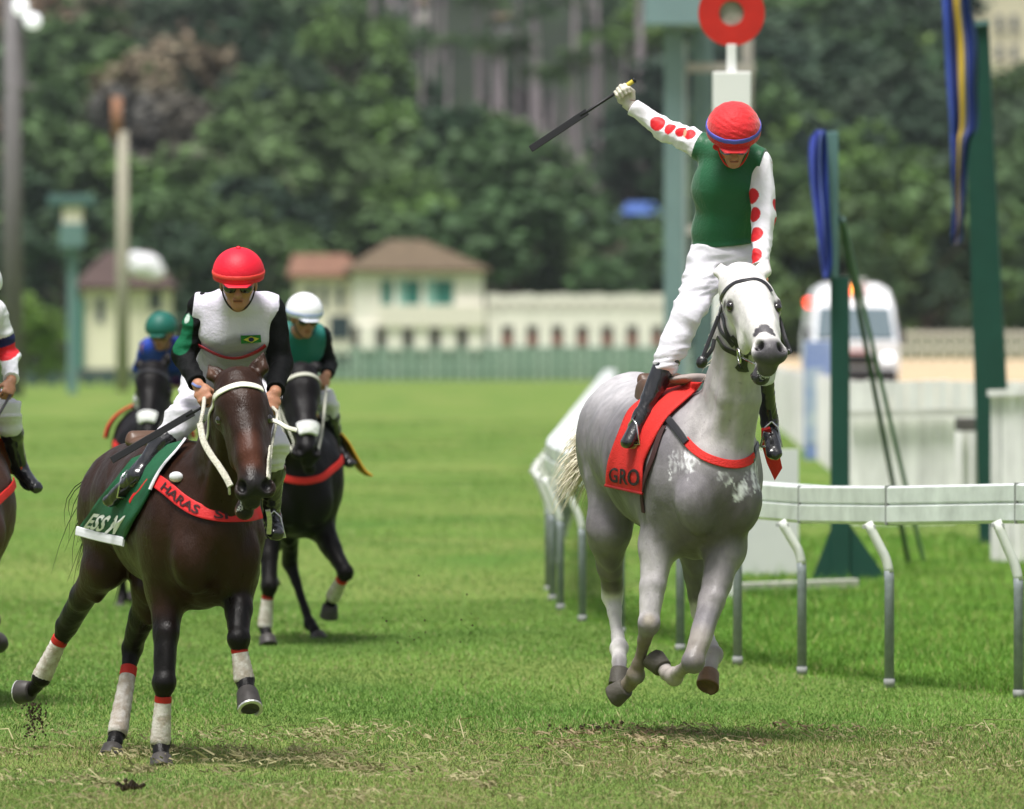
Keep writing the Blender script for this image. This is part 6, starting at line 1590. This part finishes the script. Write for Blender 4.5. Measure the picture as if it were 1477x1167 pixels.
G = Blob(); sc = PB(232, 640, .1)
G.cone(sc + h*.16, sc - h*.2, (.10, .035), (.12, .035), Z, .03); G.cone(sc - h*.2 - l*.09 + Z*.035, sc - h*.2 + l*.09 + Z*.035, .026, .026, Z, .04)
v, q = G.mesh(.008); sadb = tri_mesh('saddle', v, q, mat('brown_leather'), bay)

JB = dict(pelvis=(312, 556, .12), waist=(325, 530, -.06), chest=(340, 476, -.36), neck=(343, 438, -.50), head=(344, 411, -.60),
    shR=(292, 443, -.38), shL=(391, 446, -.38), elR=(265, 515, -.36), elL=(404, 525, -.38), wrR=(286, 556, -.58), wrL=(397, 566, -.60),
    hipR=(295, 562, .08), hipL=(335, 562, .08), knR=(262, 606, -.30), knL=(392, 640, -.30), anR=(196, 688, .02), anL=(392, 745, -.05),
    toeR=(160, 722, -.10), toeL=(398, 770, -.2),
    face=(0, -.97, -.24, 0), up=(0, -.24, .97, 0), front=(.08, -.80, -.60, 0), hdR=(.40, -.45, -.75, 0), hnR=(.25, .75, -.4, 0), hdL=(-.25, -.45, -.85, 0), hnL=(-.25, .75, -.4, 0))
outside(BB, JB, ('anR', 'toeR', 'knR'), BD, (.07, .12, .07))
vest2 = mat('white_silk_vest', (.6, .58, .66), .6, vcol=True, bump=.3, bscale=70)
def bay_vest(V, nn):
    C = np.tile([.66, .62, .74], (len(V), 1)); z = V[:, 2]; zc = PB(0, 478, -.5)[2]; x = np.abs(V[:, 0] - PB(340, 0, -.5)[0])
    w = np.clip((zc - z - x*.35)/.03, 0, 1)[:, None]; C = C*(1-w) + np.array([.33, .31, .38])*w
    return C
blacks = mat('black_sleeve', (.010, .011, .012), .75, vcol=True, bump=.3, bscale=60, spec=.12)
def bay_sleeve(V, j, s, nn):
    C = np.tile([.006, .0065, .007], (len(V), 1))
    if s == 'R': C = paint(V, C[0], [(PB(258, 466, -.44), PB(256, 492, -.44), .066, .071, (.008, .11, .05)), (PB(262, 452, -.44), PB(262, 457, -.44), .038, .043, (.5, .6, .55))])
    return C
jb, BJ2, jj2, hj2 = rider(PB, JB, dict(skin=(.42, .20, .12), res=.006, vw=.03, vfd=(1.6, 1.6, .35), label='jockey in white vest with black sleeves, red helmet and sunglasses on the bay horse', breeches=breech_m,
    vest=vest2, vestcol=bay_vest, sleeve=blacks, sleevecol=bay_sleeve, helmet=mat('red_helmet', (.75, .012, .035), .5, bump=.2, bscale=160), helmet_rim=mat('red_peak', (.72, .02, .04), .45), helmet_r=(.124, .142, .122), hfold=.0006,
    bandm=mat('coral_band', (.80, .06, .05), .5), band=(-.004, .016), button=True, boot_top=.16, g=1.0, sole='black_sole'))
# small flag on the chest
def patch(pts, off, name, m, parent):
    X = hit(VB, [p[0] for p in pts], [p[1] for p in pts], BD, -.45, off)
    c = X.mean(0); V = [c] + list(X); n = len(X)
    return tri_mesh(name, V, [(0, 1+i, 1+(i+1) % n) for i in range(n)], m, parent, smooth=False)
VB = Blob(); 
for p_ in BJ2.sub(['torso', 'hip']).P:
    p_ = list(p_)
    if p_[0] == 'c': p_[6] = tuple(a+.0255 for a in p_[6]); p_[7] = tuple(a+.0255 for a in p_[7])
    VB.P.append(tuple(p_))
def seg(a, b, n): return [(a[0]+(b[0]-a[0])*i/n, a[1]+(b[1]-a[1])*i/n) for i in range(n)]
bel = hit(VB, [284, 296, 312, 328, 345, 362, 374, 383], [496, 503, 511, 516, 516, 511, 505, 498], BD, -.40, .0)
strap(VB, bel, .022, .004, .002, 'belt', mat('red_belt', (.36, .02, .03), .6), jb)
cs = [(347, 484), (376, 483), (377, 494), (348, 496)]
fl = patch(sum([seg(cs[i], cs[(i+1) % 4], 4) for i in range(4)], []), .003, 'flag_patch', mat('flag_green', (.02, .17, .03), .6), jb)
cs = [(351, 490), (362, 485), (374, 488.5), (363, 494.5)]
patch(sum([seg(cs[i], cs[(i+1) % 4], 3) for i in range(4)], []), .0055, 'flag_rhombus', mat('flag_yellow', (.55, .50, .06), .6), fl)
patch([(362.5+4*math.cos(t), 489.8+3.2*math.sin(t)) for t in np.linspace(0, 6.28, 12)[:-1]], .008, 'flag_disc', mat('flag_blue', (.01, .015, .06), .6), fl)
strap(BB, [jj2['wrR'] + v for v in (np.array([-.028, -.012, .01]), np.array([-.005, -.032, -.004]), np.array([.022, -.02, -.008]))], .012, .004, 0, 'wristband', mat('blue_wristband', (.18, .22, .45), .5), jb, snap=False, nvec=(-.2, -1, .2))
a_ = nrm([.855, 0.05, .50]); wc = jj2['wrR'] + nrm([.40, -.45, -.75])*.095 + nrm([.25, .75, -.4])*.028
G = Geo(); G.tube([wc - a_*.12, wc - a_*.05, wc + a_*.06], [.007, .0065, .009], 10); wp = tri_mesh('whip', G.V, G.Fc, mat('black_whip'), None, wc, smooth=True)
tag(wp, 'black whip held low across the boot by the jockey in the white vest', 'whip', "jockeys' whips")
G = Geo(); G.beam(wc - a_*.53, wc - a_*.08, .008, .034, (.2, .2, 1)); G.build('flap', mat('black_whip'), wp, bevel=.002)
for s in 'RL':
    an, to = jj2['an'+s], jj2['toe'+s]; ax = nrm(to-an); c = an + ax*.09 - Z*.03; w = nrm(np.cross(ax, Z)); G = Geo()
    G.tube([c - Z*.025 + w*.055, c - Z*.025 - w*.055, c + Z*.07 - w*.03, c + Z*.10, c + Z*.07 + w*.03, c - Z*.025 + w*.055], .006, 8); G.build('stirrup', steel, sadb, smooth=True)

# ---- the field behind: built from the same anatomy, set out where each horse runs
def makePd(px, d, gz, phi, mir=1, cx=300., sc_=301., yg=1090., sh=(0, 0)):
    X0 = (px-CXP)*d/F; c, s = math.cos(phi), math.sin(phi)
    def P_(x, y, dy=0.0):
        u = (x-cx)/sc_*mir; v = dy + .55
        return np.array([X0 + c*u - s*v, d + s*u + c*v, gz + (yg-y)/sc_])
    rot = lambda w: np.array([c*w[0]*mir - s*w[1], s*w[0]*mir + c*w[1], w[2]])
    return P_, rot
def crouch(J, drop, fwd):
    J = dict(J)
    for k, w in dict(head=1., neck=1., shR=.95, shL=.95, chest=.8, elR=.55, elL=.55, waist=.3).items():
        x, y, d = J[k]; J[k] = (x, y + drop*w, d - fwd*w)
    return J
def simple_tack(P, S, B, body, colm, bandm=None, nb=True, cloth=None, low=0.):
    h, l, D = S['h'], S['l'], S['D']; hl, hf, hax = S['hl'], S['hf'], S['hax']
    pts = [D['brow'] + hl*s*.12 + hf*a - hax*.045 for s, a in ((-1, .0), (-.8, .08), (-.4, .12), (0, .13), (.4, .12), (.8, .08), (1, .0))]
    b = strap(B, pts, .03, .006, .004, 'browband', colm, body)
    if nb:
        pts = [D['nose']*.7 + D['muz']*.3 + hl*s*.09 + hf*a for s, a in ((-.62, .07), (-.4, .09), (0, .10), (.4, .09), (.62, .07))]
        strap(B, pts, .085, .022, .004, 'sheepskin_noseband', mat('white_fleece', (.8, .8, .8), .9, bump=.8, bscale=60), b)
    for s in (-1, 1):
        pts = [D['brow'] + hl*s*.12 - hax*.04, D['eyeR' if (D['eyeR']-D['eyeL']).dot(hl*s) > 0 else 'eyeL'] - hf*.06 + hl*s*.02, D['nose'] + hl*s*.09 - hf*.03, D['muz'] + hl*s*.08 - hf*.02]
        strap(B, pts, .02, .006, .004, 'cheek_strap', colm, b)
    if bandm:
        c, cw, ch = P(*S['trunk'][-1][:3]), .25, .3
        pts = [c + l*s*.30 + h*a + Z*z for s, a, z in ((-1, -.15, .22), (-.7, .15, .12), (-.3, .28, .07), (0, .30, .06), (.3, .28, .07), (.7, .15, .12), (1, -.15, .22))]
        strap(B, pts, .045, .007, .006, 'breast_band', bandm, body)
    if cloth is not None:
        m = P(*S['trunk'][3][:3]); rws = []
        for s in (-1, 1):
            G_ = []
            for z, o_ in ((.36, .02), (.30, .18), (.18, .30), (.08, .36), (-.02, .42), (-.06, .47)) if low else ((.36, .02), (.33, .14), (.27, .24), (.20, .30), (.14, .325), (.09, .335)):
                G_.append([m + h*a + l*s*(o_) + Z*z for a in np.linspace(-.42, .22, 9)])
            G_ = np.array([catmull(np.array(G_)[:, j], 4) for j in range(9)]).transpose(1, 0, 2); n, k = G_.shape[:2]
            X, _ = B.snap(G_.reshape(-1, 3), .015, it=5, only_out=True)
            Fc = np.array([(i*k+j, i*k+j+1, (i+1)*k+j+1, (i+1)*k+j) for i in range(n-1) for j in range(k-1)])
            X += np.outer(np.sin(np.arange(len(X)) % k*1.1)*.012, l)
            o = tri_mesh('saddle_cloth', X, Fc, cloth, body); md = o.modifiers.new('thickness', 'SOLIDIFY'); md.thickness = .01
    sc = P(*S['trunk'][3][:3]) + Z*.345; G = Blob(); G.cone(sc + h*.16, sc - h*.2, (.10, .035), (.12, .035), Z, .03); v, q = G.mesh(.012); tri_mesh('saddle', v, q, mat('brown_leather'), body)
silk = {}
def far_rider(P_, rot, J, mir, label, vest, slv, helm, rim, **kw):
    J = dict(J)
    d = dict(skin=(.34, .17, .10), res=.0095, label=label, breeches=breech_m, vest=vest, sleeve=slv, helmet=helm, helmet_rim=rim, helmet_r=(.122, .142, .122), rot=rot, sideR=mir, sideL=-mir, boot_top=.18, sole='black_sole', hfold=.0006)
    d.update(kw); return rider(P_, J, d)
def reins(D, hands, m, parent):
    for s, hnd in zip((-1, 1), hands):
        q = D['muz'] - D['hd_off'] + D['hl_']*s*.085; c = (q + hnd)/2 - Z*.07; G = Geo(); G.tube(catmull([hnd, c, q], 6), .008, 8); G.build('rein', m, parent, smooth=True)
def rein_up(S, body, jj_, m, mir):
    D = dict(S['D']); D['hl_'] = S['hl']*(1 if S['hl'][0] > 0 else -1); D['hd_off'] = S['hf']*.04; f_ = np.array([0, -.04, -.07])
    a, b = sorted([jj_['wrR'] + f_, jj_['wrL'] + f_], key=lambda v: v[0]); reins(D, (a, b), m, body)
def dark_paint(P, S, D):
    return bay_paint(P, S, D)[:5]
JB0 = dict(JB); JB0.update(anR=(215, 700, -.10), toeR=(206, 732, -.26), knR=(262, 606, -.30), knL=(372, 610, -.28), anL=(378, 700, .0), toeL=(384, 730, -.14))
# third: black horse directly behind, rider with a white helmet
d3 = 63.6
P3, rot3 = makePd(431, d3, 0.0, math.radians(19), -1)
P3r = lambda *a: P3(*a) + np.array([.13, 0, 0])
S3 = bay_spec(); S3['RF'], S3['LF'] = [(240, 770, -.42, .13), (244, 850, -.42, .098), (236, 900, -.60, .068), (226, 945, -.78, .050), (228, 992, -.55, .040), (229, 1004, -.50, .033), (229, 1010, -.49, .037)], \
    [(344, 780, -.45, .13), (350, 850, -.46, .098), (364, 915, -.56, .068), (372, 970, -.66, .050), (376, 1050, -.60, .040), (377, 1062, -.65, .033), (378, 1070, -.68, .037)]
S3['hoof'] = dict(S3['hoof'], RF=(229, 1034, -.46), LF=(379, 1090, -.72))
S3['RH'] = [(225, 770, .60, .16), (212, 825, .60, .115), (206, 860, .75, .070), (202, 895, .95, .052), (204, 950, 1.12, .042), (204, 962, 1.1, .034), (204, 968, 1.08, .038)]; S3['hoof']['RH'] = (203, 985, 1.05)
b3, B3 = horse(P3, S3, dict(coat=(.006, .005, .0055), mat=HORSE_M('black_coat', .45, .30, .14), paint=dark_paint, res=.015, hair=dark_hair, hoof_mat=lambda k: darkhoof, bandages=('LF', 'RF'), tail_n=120,
    label='black racehorse with white sheepskin noseband running just behind the bay', hoof_r=.06))
simple_tack(P3, S3, B3, b3, mat('cream_leather', (.5, .5, .42), .6), mat('red_cloth'), True, mat('yellow_cloth', (.72, .33, .015), .7), low=1.)
tealm = mat('teal_silk', (.008, .13, .11), .55, bump=.2, bscale=60); blacks1 = mat('black_silk', (.007, .008, .009), .75, spec=.12)
r3 = far_rider(P3r, rot3, crouch(JB0, 36, .10), -1, 'jockey in teal vest and white helmet crouching over the black horse', tealm, blacks1, mat('white_helmet', (.80, .80, .84), .4), mat('white_peak', (.7, .72, .8), .4), bandm=mat('pale_blue_band', (.35, .42, .65), .5), band=(-.01, .012))
# fourth: hidden mostly by the bay, blue silks
P4, rot4 = makePd(219, 73.7, 0.0, math.radians(-14), 1)
S4 = bay_spec(); S4['hoof'] = dict(S4['hoof'])
b4, B4 = horse(P4, S4, dict(coat=(.006, .005, .0055), mat=HORSE_M('black_coat', .45, .30, .14), paint=dark_paint, res=.017, hair=dark_hair, hoof_mat=lambda k: darkhoof, tail_n=100,
    label='black racehorse farthest back on the left, mostly hidden by the bay', hoof_r=.06))
simple_tack(P4, S4, B4, b4, blk, mat('red_cloth'), True, mat('red_cloth'))
bluem = mat('blue_silk', (.01, .04, .30), .55, bump=.2, bscale=60)
r4 = far_rider(P4, rot4, crouch(JB0, 62, .20), 1, 'jockey in blue silks and green helmet crouched low on the farthest horse', bluem, mat('blue_silk'), mat('green_helmet', (.01, .11, .085), .5), mat('green_helmet'), button=True)
# fifth: enters the frame at the left edge
P5, rot5 = makePd(-54, 52.5, 0.0, math.radians(24), -1)
S5 = bay_spec(); P5r = lambda *a: P5(*a) + np.array([.21, 0, 0])
S5['RF'] = [(244, 770, -.42, .13), (256, 850, -.42, .098), (268, 905, -.62, .068), (282, 945, -.82, .050), (280, 975, -.60, .040), (280, 980, -.55, .033), (280, 975, -.50, .037)]; S5['hoof'] = dict(S5['hoof'], RF=(280, 965, -.44))
S5['head'] = {k: (x + 85, y, z) for k, (x, y, z) in S5['head'].items()}; S5['neck'] = [(x + sx, *r_) for (x, *r_), sx in zip(S5['neck'], (5, 35, 65, 85))]
b5, B5 = horse(P5, S5, dict(coat=(.055, .020, .010), mat=HORSE_M('chestnut_coat', .44, .30), paint=lambda P, S, D: [], res=.014, hair=dark_hair, hoof_mat=lambda k: darkhoof, tail_n=120,
    label='chestnut racehorse cut off by the left edge of the picture', hoof_r=.06))
simple_tack(P5, S5, B5, b5, blk, mat('red_cloth'), False, mat('orange_cloth', (.65, .08, .01), .7))
W5 = mat('white_silk2', (.7, .7, .74), .6, vcol=True)
def s5(V, j, s, nn):
    e = j['el'+s]; a = nrm(e - j['sh'+s]); t = (V - j['sh'+s]) @ a; L = np.linalg.norm(e - j['sh'+s]); C = np.tile([.74, .74, .78], (len(V), 1))
    near = np.linalg.norm(V - e, axis=1) < L*.8
    C[(t > L*.55) & (t < L*.75) & near] = (.01, .015, .10); C[(t > L*.75) & (t < L*.98) & near] = (.65, .02, .03); return C
J5 = dict(JB0)
r5 = far_rider(P5r, rot5, J5, -1, 'jockey in white silks with a red armband at the left edge', mat('white_silk3', (.7, .7, .74), .6), W5, mat('white_helmet'), mat('white_peak'), sleevecol=s5, res=.008)

rein_up(S3, b3, r3[2], mat('cream_leather'), -1); rein_up(S4, b4, r4[2], blk, 1); rein_up(S5, b5, r5[2], blk, -1)
G = Geo(); G.tube(catmull([jj2['wrR'] + np.array([.03, -.05, -.06]), PB(293, 592, -.98), PB(289, 612, -1.05)], 6), .010, 8); G.build('rein', rope, bay, smooth=True)
G = Geo(); G.tube(catmull([jj2['wrL'] + np.array([-.01, -.05, -.07]), PB(400, 600, -.98), PB(392, 640, -1.15), PB(388, 690, -1.30)], 6), .008, 8); G.build('rein', rope, bay, smooth=True)
